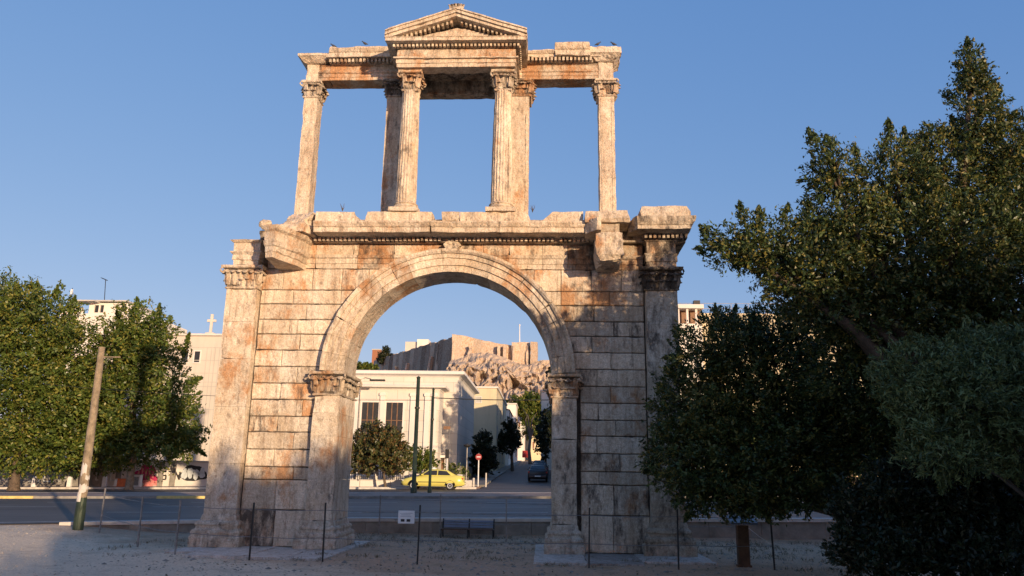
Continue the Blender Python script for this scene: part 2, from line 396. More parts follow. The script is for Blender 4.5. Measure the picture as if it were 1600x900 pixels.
# retaining wall with pale coping at the site's back edge
wall = thing('retaining_wall', 'low stained concrete retaining wall with pale coping between the dirt lot and the avenue', 'wall', (-2,5.85,0))
b = MB(); c = MB(); x = -13.0
while x < 40:
    w = rng.uniform(1.6,2.4); x1 = x+w; ya = edge(x)-.22; yb = edge(x1)-.22
    za, zb = av(x,6)+.03, av(x1,6)+.03
    b.loops([[(x+.006,ya,-.2),(x+.006,ya,za-.09),(x+.006,ya+.2,za-.09),(x+.006,ya+.2,-.2)],[(x1-.006,yb,-.2),(x1-.006,yb,zb-.09),(x1-.006,yb+.2,zb-.09),(x1-.006,yb+.2,-.2)]], T(.9,.3,.3,.1))
    x = x1
x = -13.2
while x < 40:
    x1 = x+1.2
    ya = edge(x)-.28; yb = edge(x1)-.28; za, zb = av(x,ya)+.05, av(x1,yb)+.05
    c.loops([[(x,ya,za-.11),(x,ya,za),(x,ya+.34,za),(x,ya+.34,za-.11)],[(x1-.008,yb,zb-.11),(x1-.008,yb,zb),(x1-.008,yb+.34,zb),(x1-.008,yb+.34,zb-.11)]])
    x = x1
b.build('wall_face', 'concrete', wall); c.build('coping', 'kerb', wall)

# ------------------------------------------------------------------ the monument
arch = thing('marble_arch', 'weathered marble gateway, round arch below, open storey of columns and a pediment above', 'monument', (0,.6,0))
ST = 'stone'
WT = (.22, .012, 2.2); WTF = (.16, .016, 3.0)
SL = -6.70; YF = -.25; YB = 1.55
ZC, RI, RO = 4.97, 3.03, 3.70
def part(mb, name, weather=WT, mat=ST, smooth=False): return mb.build(name, mat, arch, weather, smooth)

for sg in (-1, 1):                                  # slabs under the piers
    b = MB()
    if sg < 0:
        xs_ = [-6.95,-6.1,-4.6,-3.5,-2.55]
        for i in range(4): b.box(xs_[i]+.006, xs_[i+1]-.006, (-1.75 if i == 0 else -2.55-.04*i), 2.6, -.15, .05+rng.uniform(-.01,.012), T(.95,.15,.2))
    else:
        xs_ = [2.58,3.9,5.3,7.15]
        for i in range(3): b.box(xs_[i]+.006, xs_[i+1]-.006, (-2.5 if i < 2 else -1.9), 2.5, -.15, .05+rng.uniform(-.01,.012), T(.95 if i != 1 else .6,.15,.25))
    b.build('foundation_slab', 'slab', arch, (.35,.012,2))

courses = [.05,1.05,1.87,2.23,2.72,3.21,3.66,4.14,4.62,5.11,5.6,6.08,6.52,7.0,7.43,8.10]
def arcx(z):                                        # x of the ring's outer edge
    return math.sqrt(max(0, RO*RO-(z-ZC)**2)) if z > ZC else RO
for sg in (-1, 1):
    core = MB(); pts = [(sg*6.45,0),(sg*6.45,8.1),(0,8.1)]
    pts += [(sg*RO*.985*math.sin(a), ZC+RO*.985*math.cos(a)) for a in [math.pi/2*k/24 for k in range(0,25)]]
    pts += [(sg*3.5,0)]
    if sg > 0: pts = pts[::-1]
    core.prism(pts, .05, 1.25, (.45,.3,.8)); part(core, 'wall_core', None)
    for face, (yf, yb) in (('ashlar_wall', (0, .2)), ('rear_ashlar_wall', (1.3, 1.1))):
        w = MB(); d = 1 if yf < yb else -1
        for k in range(len(courses)-1):
            z0, z1 = courses[k]+.011, courses[k+1]-.011
            xo = 5.745; xi = 3.86 if z1 < ZC+.2 else None
            if xi is None and z0 < ZC+.2: xi = RO+.03
            cuts = [xo]
            inner0 = (3.86 if z1 < 5.0 else (arcx(z0) if z0 > ZC else RO)+.03)
            lo = inner0
            # joints
            if k == 0: js = [4.75]
            elif k == 1: js = [4.78]
            elif k in (14,): js = [5.1,4.2,3.3,2.5,1.6,.75]
            else: js = [4.5+(.35 if k % 2 else -.2)+rng.uniform(-.15,.15)] + ([3.3] if k >= 12 else []) + ([2.4] if k >= 13 else [])
            js = [j for j in js if j > arcx(z1 if z1 > ZC else 0)+.35]
            edges_ = [xo]+js+[None]
            for i in range(len(edges_)-1):
                a = edges_[i]-.005; bb = edges_[i+1]
                if bb is not None and z0 > ZC and bb < arcx(z0)+.05: pass
                if bb is None or (z1 > ZC and bb < arcx(max(z0,ZC))+.05):
                    # clipped by the ring
                    zz = [z0+(z1-z0)*q/6 for q in range(7)]
                    if z1 < 5.0: inn = [(3.865,z) for z in zz]
                    else: inn = [((arcx(z)+.02 if z < ZC+RO else 0) if z > ZC else RO+.03, z) for z in zz]
                    if bb is not None: inn = [(max(x,bb+.005),z) for x,z in inn]
                    poly = [(a,z0)]+inn+[(a,z1)]
                    poly = [p for p in poly if p[0] <= a]
                    if len(poly) < 3: continue
                else: poly = [(a,z0),(bb+.005,z0),(bb+.005,z1),(a,z1)]
                poly = [(sg*x,z) for x,z in poly]
                r_ = .3; g_ = .25 if z1 > 2 else .35; br = 1.0
                if 7 < z1: r_ = .5
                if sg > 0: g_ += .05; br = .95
                if sg > 0 and k == 3: r_ = .65
                if sg < 0 and 6 <= k <= 7 and i == 1: r_ = .7
                w.cblock(poly, yf+d*rng.uniform(-.012,.012), yb, d*.02, T(br,r_,g_,.13)) if d > 0 else w.prism(poly, 1.1, 1.3+rng.uniform(0,.015), T(br,r_,g_,.09))
                if bb is not None and (z1 > ZC and bb < arcx(max(z0,ZC))+.05) and not (bb > arcx(z1)+.05): break
        part(w, face, (.16,.010,3.2) if d > 0 else None)

# leaf for capitals
def acanthus(mb, base, outd, side, w, h, curl, tint):
    """curved leaf: base point, outward and sideways unit vectors"""
    up = Vector((0,0,1)); N = 6; rows = []
    for i in range(N+1):
        u = i/N
        z = h*math.sin(min(u*1.25,1)*math.pi/2) - (h*.22*max(0,(u-.78)/.22))
        o = curl*(u**2.6)
        ww = w*(.42+.25*math.sin(u*math.pi))*(1 if u < .9 else .6)
        wob = .12*w*(1 if i % 2 else -1)
        c0 = base+up*z+outd*o
        rows.append([c0-side*(ww+wob*.4)-outd*.01, c0+outd*(.03+.01*math.sin(u*6)), c0+side*(ww+wob*.4)-outd*.01])
    vs = [p for r in rows for p in r]; n = len(vs)
    vs2 = [p-outd*.035-up*.01 for p in vs]
    fs = []
    for i in range(N):
        for j in range(2):
            a = i*3+j; fs.append((a,a+1,a+4,a+3)); fs.append((a+n,a+3+n,a+4+n,a+1+n))
        fs.append((i*3,i*3+3,i*3+3+n,i*3+n)); fs.append((i*3+2,i*3+2+n,i*3+5+n,i*3+5))
    k = N*3; fs += [(k,k+1,k+1+n,k+n),(k+1,k+2,k+2+n,k+1+n)]
    mb.add(vs+vs2, fs, tint)
def capital(x0, x1, y0, y1, z0, z1, name, tint, fl=.14, parent=None):
    """Corinthian pilaster or column capital over a rectangular (or inscribed round) shaft"""
    b = MB(); h = z1-z0; cx, cy = (x0+x1)/2, (y0+y1)/2
    b.loft(x0, x1, y0, y1, [(.03,z0-.06),(.05,z0-.03),(.03,z0)], tint)
    b.loft(x0, x1, y0, y1, [(-.015,z0+.002),(-.01,z0+h*.6),(.05,z0+h*.84)], (tint[0]*.55,tint[1],min(1,tint[2]+.35)))  # bell tinted dark behind the leaves: recess shade put into the colour
    b.loft(x0, x1, y0, y1, [(fl*.6,z1-h*.15),(fl*.9,z1-h*.12),(fl,z1-h*.07),(fl,z1-.003)], tint)
    sides = [(Vector((0,-1,0)),Vector((1,0,0)),x0,x1,y0,0),(Vector((0,1,0)),Vector((1,0,0)),x0,x1,y1,0),
             (Vector((-1,0,0)),Vector((0,1,0)),y0,y1,x0,1),(Vector((1,0,0)),Vector((0,1,0)),y0,y1,x1,1)]
    for od, sd, a, c, fix, ax in sides:
        L = c-a; n = max(2, round(L/.2)); 
        for row, (zz, hh, cu, off) in enumerate(((z0, h*.40, .13, .0),(z0+h*.10, h*.66, .19, .5))):
            k = n if row == 0 else n+1
            for i in range(k):
                p = a+L*((i+.5)/n if row == 0 else i/n)
                base = Vector((p,fix,zz)) if ax == 0 else Vector((fix,p,zz))
                if rng.random() < .1: continue
                acanthus(b, base+od*(.01+.012*(1-row)), od, sd, L/n*.95, hh*rng.uniform(.92,1.05), cu*rng.uniform(.8,1.1), (tint[0]*rng.uniform(.7,1.12),tint[1],tint[2]+rng.uniform(-.1,.2)))
        # helices in the middle and volutes at the corners
        for q in (.36,.64):
            p = a+L*q; c0 = (Vector((p,fix,z1-h*.3)) if ax == 0 else Vector((fix,p,z1-h*.3)))+od*.09
            b.tube([c0+od*.0+(sd*math.cos(a_)+Vector((0,0,1))*math.sin(a_))*(.055-.006*j) for j, a_ in enumerate([k*.8 for k in range(8)])], .018, 5, tint)
    for sx_, sy_ in ((x0,y0),(x1,y0),(x0,y1),(x1,y1)):
        dx = -1 if sx_ == x0 else 1; dy = -1 if sy_ == y0 else 1
        od = Vector((dx,dy,0)).normalized(); up = Vector((0,0,1)); c0 = Vector((sx_,sy_,z1-h*.26))+od*fl*.95
        b.tube([c0+(od*math.cos(a_)+up*math.sin(a_))*(.105-.010*j) for j, a_ in enumerate([1.6-k*.75 for k in range(9)])], .028, 6, tint)
        acanthus(b, Vector((sx_,sy_,z0+h*.2)), od, Vector((-od.y,od.x,0)), .2, h*.6, fl*1.2, tint)
    return b.build(name, ST, parent or arch, (.12,.01,6))

BASE = [(.24,.05),(.24,.30),(.21,.33),(.19,.36),(.215,.43),(.20,.50),(.13,.54),(.12,.60),(.15,.65),(.13,.71),(.05,.76),(.03,.86),(0,.92)]
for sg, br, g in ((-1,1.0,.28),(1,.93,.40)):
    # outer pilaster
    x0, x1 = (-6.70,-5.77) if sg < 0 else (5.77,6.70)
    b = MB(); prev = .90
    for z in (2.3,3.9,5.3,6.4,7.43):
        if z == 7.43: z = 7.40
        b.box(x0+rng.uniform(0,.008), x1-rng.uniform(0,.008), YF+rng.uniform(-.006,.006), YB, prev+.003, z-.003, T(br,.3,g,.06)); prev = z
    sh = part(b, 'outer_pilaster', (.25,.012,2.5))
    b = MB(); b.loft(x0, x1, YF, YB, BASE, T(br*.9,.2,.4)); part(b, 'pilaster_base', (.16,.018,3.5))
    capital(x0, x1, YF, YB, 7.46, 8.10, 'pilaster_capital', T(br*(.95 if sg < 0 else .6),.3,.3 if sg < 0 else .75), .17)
    # inner pilaster wrapping the reveal
    x0, x1 = (-3.82,-3.05) if sg < 0 else (3.05,3.74)
    b = MB(); prev = .80
    for z in (1.9,3.1,3.75,4.25):
        b.box(x0+rng.uniform(0,.008), x1-rng.uniform(0,.008), YF+rng.uniform(-.006,.006), YB, prev+.003, z-.003, T(br,.3,g-.05,.06)); prev = z
    part(b, 'inner_pilaster', (.25,.012,2.5))
    b = MB(); b.loft(x0, x1, YF, YB, [(o*.85, .05+(z-.05)*.86) for o,z in BASE], T(br*.9,.2,.4)); part(b, 'pilaster_base', (.16,.018,3.5))
    capital(x0, x1, YF, YB, 4.31, 4.94, 'pilaster_capital', T(br*.9,.45,.35), .13)

# arch ring of voussoirs
for face in (0, 1):
    if face: continue
    b = MB(); NV = 21; a0 = -math.pi/2
    for k in range(NV):
        aa, ab = -math.pi/2+math.pi*k/NV+.0008, -math.pi/2+math.pi*(k+1)/NV-.0008
        side = 1 if (aa+ab)/2 > 0 else -1
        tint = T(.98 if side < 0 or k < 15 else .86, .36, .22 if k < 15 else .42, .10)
        prof = [(RI,1.32),(RI,-.10),(RI+.19,-.10),(RI+.195,-.155),(RI+.40,-.155),(RI+.405,-.205),(RI+.53,-.205),(RI+.54,-.26),(RI+.60,-.31),(RO-.0,-.31),(RO,1.35)]
        L = []
        for q in range(4):
            a = aa+(ab-aa)*q/3
            L.append([(math.sin(a)*r, y, ZC+math.cos(a)*r) for r,y in prof])
        b.loops(L, tint)
    part(b, 'arch_ring', (.2,.012,3))
b = MB()                                            # broken keystone console
b.loops([[(-.12+x,-.30,8.62),(.16+x,-.30,8.62),(.16+x,-.1,8.62),(-.12+x,-.1,8.62)] for x in (0,)]+[[(-.22,-.36,8.80),(.30,-.34,8.80),(.30,-.02,8.80),(-.22,-.02,8.80)],[(-.06,-.30,8.90),(.2,-.25,8.90),(.2,-.02,8.9),(-.06,-.02,8.9)]], T(.9,.4,.4))
part(b, 'keystone', (.08,.03,5))

# lower entablature
b = MB(); cuts = [-5.6,-4.15,-3.0,-2.85,-1.75,-.85,.15,.95,1.75,2.75,3.5,4.4,5.75]
for i in range(len(cuts)-1):
    a, c = cuts[i]+.004, cuts[i+1]-.004
    r_, g_ = rng.uniform(.35,.7), (.3 if c < 3 else .45); jy = rng.uniform(-.01,.01)
    if i in (2,): r_, g_ = .2, .1
    prof = [(.02,8.10),(-.02,8.10),(-.02,8.25),(-.05,8.255),(-.05,8.40),(-.09,8.43),(-.12,8.50),(-.10,8.52),(.0,8.53),(.0,8.84),(.02,8.88)]
    prof = [(y+jy,z) for y,z in prof]+[(1.3,8.88),(1.3,8.10)]
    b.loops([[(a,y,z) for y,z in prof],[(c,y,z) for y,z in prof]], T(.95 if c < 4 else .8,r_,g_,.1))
part(b, 'architrave_and_frieze', (.2,.012,3))
b = MB(); b.box(-4.2,4.3,-.22,1.5,8.884,9.0,T(.8,.4,.5)); x = -4.15
while x < 4.25:
    if rng.random() > .07: b.box(x,x+.075,-.34,-.21,8.885,8.99,T(.9,.35,.35,.1))
    x += .13
part(b, 'dentil_course', None)
def cornice(b, x0, x1, yf, yb, z0, z1, tint, ends=(0,0)):
    h = z1-z0
    prof = [(yb,z0),(yf+.10,z0),(yf+.08,z0-.02),(yf+.04,z0-.02),(yf+.03,z0),(yf+.03,z0+h*.42),(yf+.01,z0+h*.45),(yf-.01,z0+h*.52),(yf-.05,z0+h*.78),(yf-.06,z0+h*.82),(yf-.06,z1),(yb,z1)]
    b.loops([[(x0+ends[0]*(z-z0),y,z) for y,z in prof],[(x1-ends[1]*(z-z0),y,z) for y,z in prof]], tint)
b = MB(); cuts = [-4.02,-1.9,-.55,1.5,3.98]
for i in range(4): cornice(b, cuts[i]+.004, cuts[i+1]-.004, -.9+rng.uniform(-.008,.008), 1.9, 9.005, 9.31, T(1.0,.2,.22,.08))
part(b, 'cornice', (.2,.014,3))
b = MB()                                            # the cornice turning out towards the right bracket
b.loops([[(3.99,-.93,z) ,(4.3,-1.35,z),(4.42,-1.3,z),(4.42,.2,z),(3.99,.2,z)] for z in (8.93,9.02,9.14,9.30)], T(.95,.2,.3)); part(b, 'cornice_return', (.12,.03,3))
b = MB()                                            # attic blocks on top
for x0, x1, s0, s1 in ((-4.0,-2.68,0,.15),(-2.50,-.52,.06,0),(-.22,.30,.0,.0),(.31,2.40,.0,.12),(2.72,3.94,.32,.0)):
    b.loops([[(x0,-.86,9.315),(x1,-.86,9.315),(x1,2.1,9.315),(x0,2.1,9.315)],[(x0+s0,-.84,9.63),(x1-s1,-.84,9.63),(x1-s1,2.05,9.63),(x0+s0,2.05,9.63)]], T(.98,.2,.22,.1))
b.box(-4.0,5.3,-.2,1.6,9.0,9.60,T(.8,.3,.4))
part(b, 'attic_block', (.2,.02,2.5))

# left end: entablature stub over the outer pilaster, broken projecting bracket, rubble
b = MB(); b.loft(-6.55,-5.78,-.33,1.6,[(.0,8.12),(.0,8.26),(.03,8.27),(.03,8.42),(.10,8.50),(.10,8.53),(.02,8.56),(.02,8.80),(.06,8.82),(.12,8.88)],T(1.0,.2,.2)); part(b, 'end_entablature', (.15,.02,3))
b = MB(); zp = [(0,8.05,-.10),(1,8.20,-.07),(2,8.22,-.03),(3,8.36,0),(4,8.40,.06),(5,8.52,.10),(6,8.55,.04),(7,8.80,.06),(8,8.86,.15),(9,8.98,.2)]
L = []
for _, z, o in zp: L.append([(-5.22-o*.3,-1.42-o*.5,z),(-4.93+o*.5,-1.5-o*.7,z),(-4.46+o*.9,-.55-o*.4,z),(-4.34+o*.9,.1,z),(-5.3,.1,z)])
b.loops(L, T(.98,.3,.3)); part(b, 'broken_bracket', (.12,.02,4))
b = MB()
b.loops([[(-5.05,-1.15,8.99),(-4.3,-1.0,8.99),(-4.05,-.3,8.99),(-4.05,1.6,8.99),(-5.15,1.5,8.99)],[(-5.0,-.95,9.2),(-4.25,-.95,9.2),(-4.05,-.3,9.2),(-4.05,1.6,9.2),(-5.1,1.4,9.2)],[(-4.92,-.7,9.42),(-4.35,-.8,9.42),(-4.05,-.3,9.42),(-4.05,1.6,9.42),(-5.05,1.3,9.42)],[(-4.95,-.45,9.63),(-4.1,-.7,9.66),(-4.05,-.3,9.66),(-4.05,1.6,9.66),(-5.05,1.3,9.63)]], T(1.0,.25,.25)); part(b, 'upper_stub', (.1,.04,4.5))
b = MB(); b.ball((-5.58,-.6,9.30),.2,9,(1,.9,.8)); b.box(-5.75,-5.0,-.55,1.2,8.86,9.12,T(.7,.3,.6)); part(b, 'fallen_fragment', (.1,.06,5))
# right bracket: rough hanging stump and the slab above
b = MB(); b.loops([[(4.36,-1.28,8.02),(4.98,-1.22,8.05),(5.0,.2,8.02),(4.36,.2,8.02)],[(4.28,-1.36,8.2),(5.04,-1.32,8.2),(5.04,.2,8.2),(4.30,.2,8.2)],[(4.27,-1.32,8.55),(5.03,-1.30,8.5),(5.03,.2,8.5),(4.28,.2,8.5)],[(4.28,-1.3,8.84),(5.02,-1.28,8.86),(5.02,.2,8.86),(4.28,.2,8.84)]], T(.98,.3,.35)); part(b, 'broken_bracket', (.1,.05,3))
b = MB(); b.box(4.32,4.98,-.95,1.5,8.88,9.22,T(.7,.5,.5)); b.loops([[(3.98,-1.06,9.24),(5.26,-1.06,9.24),(5.26,2,9.24),(3.98,2,9.24)],[(3.97,-1.1,9.34),(5.26,-1.12,9.34),(5.26,2,9.34),(3.97,2,9.34)],[(4.0,-1.02,9.60),(5.2,-1.0,9.63),(5.2,2,9.6),(4.0,2,9.6)]], T(.98,.25,.3)); part(b, 'bracket_slab', (.14,.02,3))
# right end entablature with its cornice
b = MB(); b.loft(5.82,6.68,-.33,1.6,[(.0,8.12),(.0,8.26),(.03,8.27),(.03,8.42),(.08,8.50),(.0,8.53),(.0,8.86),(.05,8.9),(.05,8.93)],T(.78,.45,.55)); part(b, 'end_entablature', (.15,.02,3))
b = MB(); x = 5.75
while x < 6.95: b.box(x,x+.075,-.55,-.3,8.935,9.06,T(.75,.3,.5)); x += .13
y = -.4
while y < 1.5: b.box(6.8,7.0,y,y+.075,8.935,9.06,T(.75,.3,.5)); y += .13
b.box(5.7,6.85,-.42,1.7,8.935,9.07,T(.7,.3,.6)); part(b, 'dentil_course', None)
b = MB(); L = []
for z, o in ((9.075,-.02),(9.075,.0),(9.18,.0),(9.2,.03),(9.3,.08),(9.38,.10),(9.44,.10)): L.append([(5.50-o*.3,-.98-o,z),(7.05+o,-.98-o,z),(7.05+o,2.2,z),(5.35,2.2,z),(5.28,-.55,z)])
b.loops(L, T(.92,.25,.45)); 
b.loops([[(5.62,-1.02,9.445),(7.0,-1.04,9.445),(7.02,2.1,9.445),(5.5,2.1,9.445)],[(5.58,-1.0,9.6),(7.02,-1.02,9.58),(7.02,2.1,9.6),(5.5,2.1,9.6)],[(5.62,-.95,9.76),(6.92,-.97,9.78),(6.95,2.1,9.76),(5.55,2.1,9.76)]], T(.95,.25,.42))
part(b, 'end_cornice', (.14,.025,3)); b = MB(); b.box(5.1,7.0,-.2,1.4,8.9,9.4,T(.7,.3,.5)); part(b, 'wall_core', None)

# ---- upper storey
def square_pillar(x0, x1, y0, y1, z0, z1, name, br, r=.3, g=.25):
    b = MB(); mid = [z0, z0+(z1-z0)*rng.uniform(.3,.45), z0+(z1-z0)*rng.uniform(.6,.75), z1]
    for i in range(3): 
        tt = T(br,r,g,.05)
        b.box(x0,x1,y0,y1,mid[i]+.002,mid[i+1]-.002,tt)
    for xx in (x0+.06, x1-.10): b.box(xx,xx+.035,y0-.012,y0+.01,z0+.25,z1-.1,T(br,r,g))
    b.loft(x0,x1,y0,y1,[(.09,z0-.02),(.09,z0+.08),(.06,z0+.11),(.065,z0+.16),(.02,z0+.2),(0,z0+.24)],T(br,r,g))
    o = part(b, name, (.22,.014,3)); return o
square_pillar(-5.06,-4.62,.35,.90,9.66,14.0,'corner_pillar',1.0)
square_pillar(4.52,5.02,.35,.90,9.62,14.0,'corner_pillar',1.0)
capital(-5.06,-4.62,.35,.90,14.02,14.56,'pillar_capital',T(.95,.3,.35),.10)
capital(4.52,5.02,.35,.90,14.02,14.56,'pillar_capital',T(.95,.3,.35),.10)
square_pillar(-2.33,-1.62,.32,1.08,9.64,14.0,'inner_pillar',.95,.2,.4)
square_pillar(1.66,2.29,.32,1.08,9.64,14.0,'inner_pillar',1.0,.12)
capital(-2.33,-1.62,.32,1.08,14.02,14.56,'pillar_capital',T(.8,.3,.5),.10)
capital(1.62,2.31,.32,1.08,14.02,14.56,'pillar_capital',T(.9,.5,.4),.10)
for cx in (-1.38,1.50):
    b = MB(); n = 60; L = []
    for k in range(15):
        u = k/14; z = 9.98+u*(13.62-9.98); R_ = .315-.045*u**1.5
        L.append([(cx+(R_-(.022 if (i//1)%3 == 1 else 0))*math.cos(2*math.pi*i/n), -.52+(R_-(.022 if i%3 == 1 else 0))*math.sin(2*math.pi*i/n), z) for i in range(n)])
    b.loops(L, T(1.0,.25,.28)); part(b, 'column_shaft', (.3,.014,3.2))
    b = MB(); b.box(cx-.44,cx+.44,-.93,-.08,9.635,9.76,T(.98,.2,.25)); b.lathe((cx,-.52,0),[(.40,9.762),(.43,9.80),(.40,9.84),(.35,9.86),(.35,9.89),(.38,9.92),(.36,9.95),(.32,9.98)],28,T(.98,.2,.25)); part(b, 'column_base', (.14,.012,3))
    capital(cx-.21,cx+.21,-.73,-.31,13.66,14.26,'column_capital',T(.9,.35,.4),.16)

def wing(x0, x1, name):
    b = MB(); seg = [x0, x0+(x1-x0)*.13 if x0 < 0 else x0+(x1-x0)*.06, x1]
    for i in range(2):
        prof = [(.33,14.575),(.33,14.68),(.31,14.685),(.31,14.79),(.27,14.82),(.26,14.86),(.34,14.87),(.34,15.06),(.30,15.09),(.30,15.1),(.92,15.1),(.92,14.575)]
        b.loops([[(seg[i]+.003,y,z) for y,z in prof],[(seg[i+1]-.003,y,z) for y,z in prof]], T(1.0,.62,.25,.1))
    part(b, name, (.2,.014,3))
wing(-4.62,-1.85,'wing_entablature'); wing(1.9,4.52,'wing_entablature')
b = MB(); b.box(-5.04,-4.63,.31,.93,14.575,15.14,T(1.0,.2,.2)); b.loft(-5.04,-4.5,.28,.95,[(0,15.14),(.06,15.16),(.20,15.30),(.24,15.32),(.24,15.40)],T(1.0,.2,.25)); part(b, 'corner_block', (.12,.018,3))
b = MB(); b.box(4.53,5.0,.31,.93,14.575,15.14,T(1.0,.2,.2)); b.loft(4.48,4.98,.28,.95,[(0,15.14),(.06,15.16),(.22,15.32),(.26,15.34),(.26,15.55)],T(1.0,.25,.3)); part(b, 'corner_block', (.12,.03,3))
for x0, x1 in ((-4.25,-2.0),(2.1,4.35)):
    b = MB(); b.box(x0,x1,.22,.95,15.104,15.24,T(.8,.4,.5)); x = x0
    while x < x1-.07: b.box(x,x+.07,.08,.23,15.105,15.225,T(.95,.3,.35,.1)); x += .125
    part(b, 'dentil_course', None)
b = MB(); cornice(b,-4.32,-3.2,-.05,1.2,15.245,15.55,T(1.0,.25,.28),(.5,0)); cornice(b,-3.19,-1.9,-.05,1.2,15.245,15.54,T(1.0,.25,.28)); part(b, 'wing_cornice', (.15,.018,3))
b = MB(); cornice(b,2.2,3.1,.05,1.2,15.245,15.44,T(1.0,.25,.28)); cornice(b,3.11,4.25,-.05,1.2,15.245,15.64,T(1.0,.3,.28),(0,.1)); b.box(4.2,4.6,.1,1.1,15.25,15.5,T(1,.2,.3)); part(b, 'wing_cornice', (.15,.022,3))

# central bay
X0, X1, Y0, Y1 = -1.78, 1.88, -1.0, 1.12
b = MB()
def ring(b, z0, z1, g, tint):      # hollow rectangular course
    x0, x1, y0, y1 = X0-g, X1+g, Y0-g, Y1+g
    b.box(x0,x1,y0,Y0+.42,z0,z1,tint); b.box(x0,x1,Y1-.4,y1,z0,z1,(tint[0]*.8,.4,.5))
    b.box(x0,X0+.42,Y0+.422,Y1-.402,z0,z1,tint); b.box(X1-.42,x1,Y0+.422,Y1-.402,z0,z1,tint)
ring(b,14.275,14.40,0,T(1,.35,.25)); ring(b,14.402,14.53,.025,T(1,.35,.25)); ring(b,14.532,14.58,.10,T(1,.4,.25)); ring(b,14.582,14.88,.01,T(1,.6,.25))
part(b, 'central_entablature', (.2,.013,3))
b = MB(); b.box(X0+.2,X1-.2,Y0+.2,Y1-.2,14.70,14.86,T(.6,.4,.6)); part(b, 'coffered_ceiling', None)
b = MB(); b.box(X0-.06,X1+.06,Y0-.06,Y1+.06,14.885,14.985,T(.8,.4,.5)); x = X0-.12
while x < X1+.1: b.box(x,x+.065,Y0-.17,Y0-.05,14.885,14.975,T(.95,.3,.35,.1)); x += .12
y = Y0-.05
while y < Y1:
    for xx in (X0-.17, X1+.05): b.box(xx,xx+.12,y,y+.065,14.885,14.975,T(.95,.3,.35,.1))
    y += .12
part(b, 'dentil_course', None)
b = MB(); b.loft(X0,X1,Y0,Y1,[(.10,14.99),(.34,14.99),(.34,15.08),(.37,15.11)],T(1.0,.2,.2)); part(b, 'pediment_cornice', (.2,.01,3))
b = MB(); cxm = (X0+X1)/2; HW = (X1-X0)/2+.37; ZB, ZA = 15.115, 15.86
b.prism([(cxm-HW+.25,ZB),(cxm+HW-.25,ZB),(cxm,ZA-.2)], Y0+.02, Y1-.02, T(.95,.3,.3)); part(b, 'tympanum', (.2,.012,3))
b = MB(); sl = (ZA-ZB)/HW
for sg in (-1,1):
    n = 3
    for i in range(n):
        u0, u1 = i/n, (i+1)/n
        xa, xb = cxm+sg*HW*(1-u0), cxm+sg*HW*(1-u1)
        za, zb = ZB+(ZA-ZB)*u0, ZB+(ZA-ZB)*u1
        g = sg*.003
        tt = T(1.0,.22,.25,.08)
        for (t0, t1, yy) in ((.0,.10,Y0-.30),(.102,.20,Y0-.36),(.202,.25,Y0-.40)):
            b.loops([[(xa-g,yy,za+t0-.02),(xa-g,yy,za+t1-.02),(xa-g,Y1+.3,za+t1-.02),(xa-g,Y1+.3,za+t0-.02)],[(xb+g,yy,zb+t0-.02),(xb+g,yy,zb+t1-.02),(xb+g,Y1+.3,zb+t1-.02),(xb+g,Y1+.3,zb+t0-.02)]], tt)
part(b, 'raking_cornice', (.2,.012,3))
for sg in (-1,1):
    b = MB(); u = .12
    while u < .95:
        x = cxm+sg*HW*(1-u); z = ZB+(ZA-ZB)*u-.13
        if z > ZB+.02: b.box(x-.03,x+.03,Y0-.16,Y0+.03,z,z+.10,T(.95,.3,.3))
        u += .062
    part(b, 'raking_dentils', None)
b = MB(); b.box(cxm-.22,cxm+.22,Y0-.36,Y0+.3,ZA+.14,ZA+.27,T(.95,.25,.4)); 
for i in range(6): 
    x = cxm-.19+i*.075; acanthus(b, Vector((x,Y0-.3,ZA+.26)), Vector(((i-2.5)*.25,-.6,0)).normalized(), Vector((1,0,0)), .09, .15-.018*abs(i-2.5), .05, T(.85,.3,.5))
b.box(cxm-.17,cxm+.17,Y0-.25,Y0+.1,ZA+.26,ZA+.34,T(.9,.3,.5)); part(b, 'acroterion', (.08,.014,5))

# pigeons on the top edges, weeds on the ledge
def pigeon(px, py, Y, face, label):
    p = at(px, py, Y); b = MB(); z = 0
    b.loops([[(s*face*1.0+0, r*math.cos(a), zz+r*math.sin(a)) for a in [k*math.pi/4 for k in range(8)]] for s, r, zz in ((-.17,.015,.05),(-.10,.035,.08),(-.02,.062,.10),(.05,.06,.12),(.10,.035,.165),(.12,.028,.195),(.145,.03,.205),(.165,.012,.20),(.19,.004,.195))])
    b.tube([(.01,.02,.05),(.015,.02,0)],.006,5); b.tube([(.01,-.02,.05),(.015,-.02,0)],.006,5)
    o = b.build('pigeon', 'pigeon', None, None, True); o.scale = (.62,.62,.72); o.location = p; tag(o, label, 'bird', 'pigeons on the upper cornices'); return o
pigeon(521,75,.0,-1,'leftmost dark pigeon at the outer end of the left upper cornice')
pigeon(570,71,.1,-1,'dark pigeon perched on the left upper cornice nearer the pediment')
pigeon(934,72,.1,1,'dark pigeon on the right corner block, nearer the pediment')
pigeon(959,72,.1,-1,'rightmost dark pigeon at the outer tip of the right corner block')

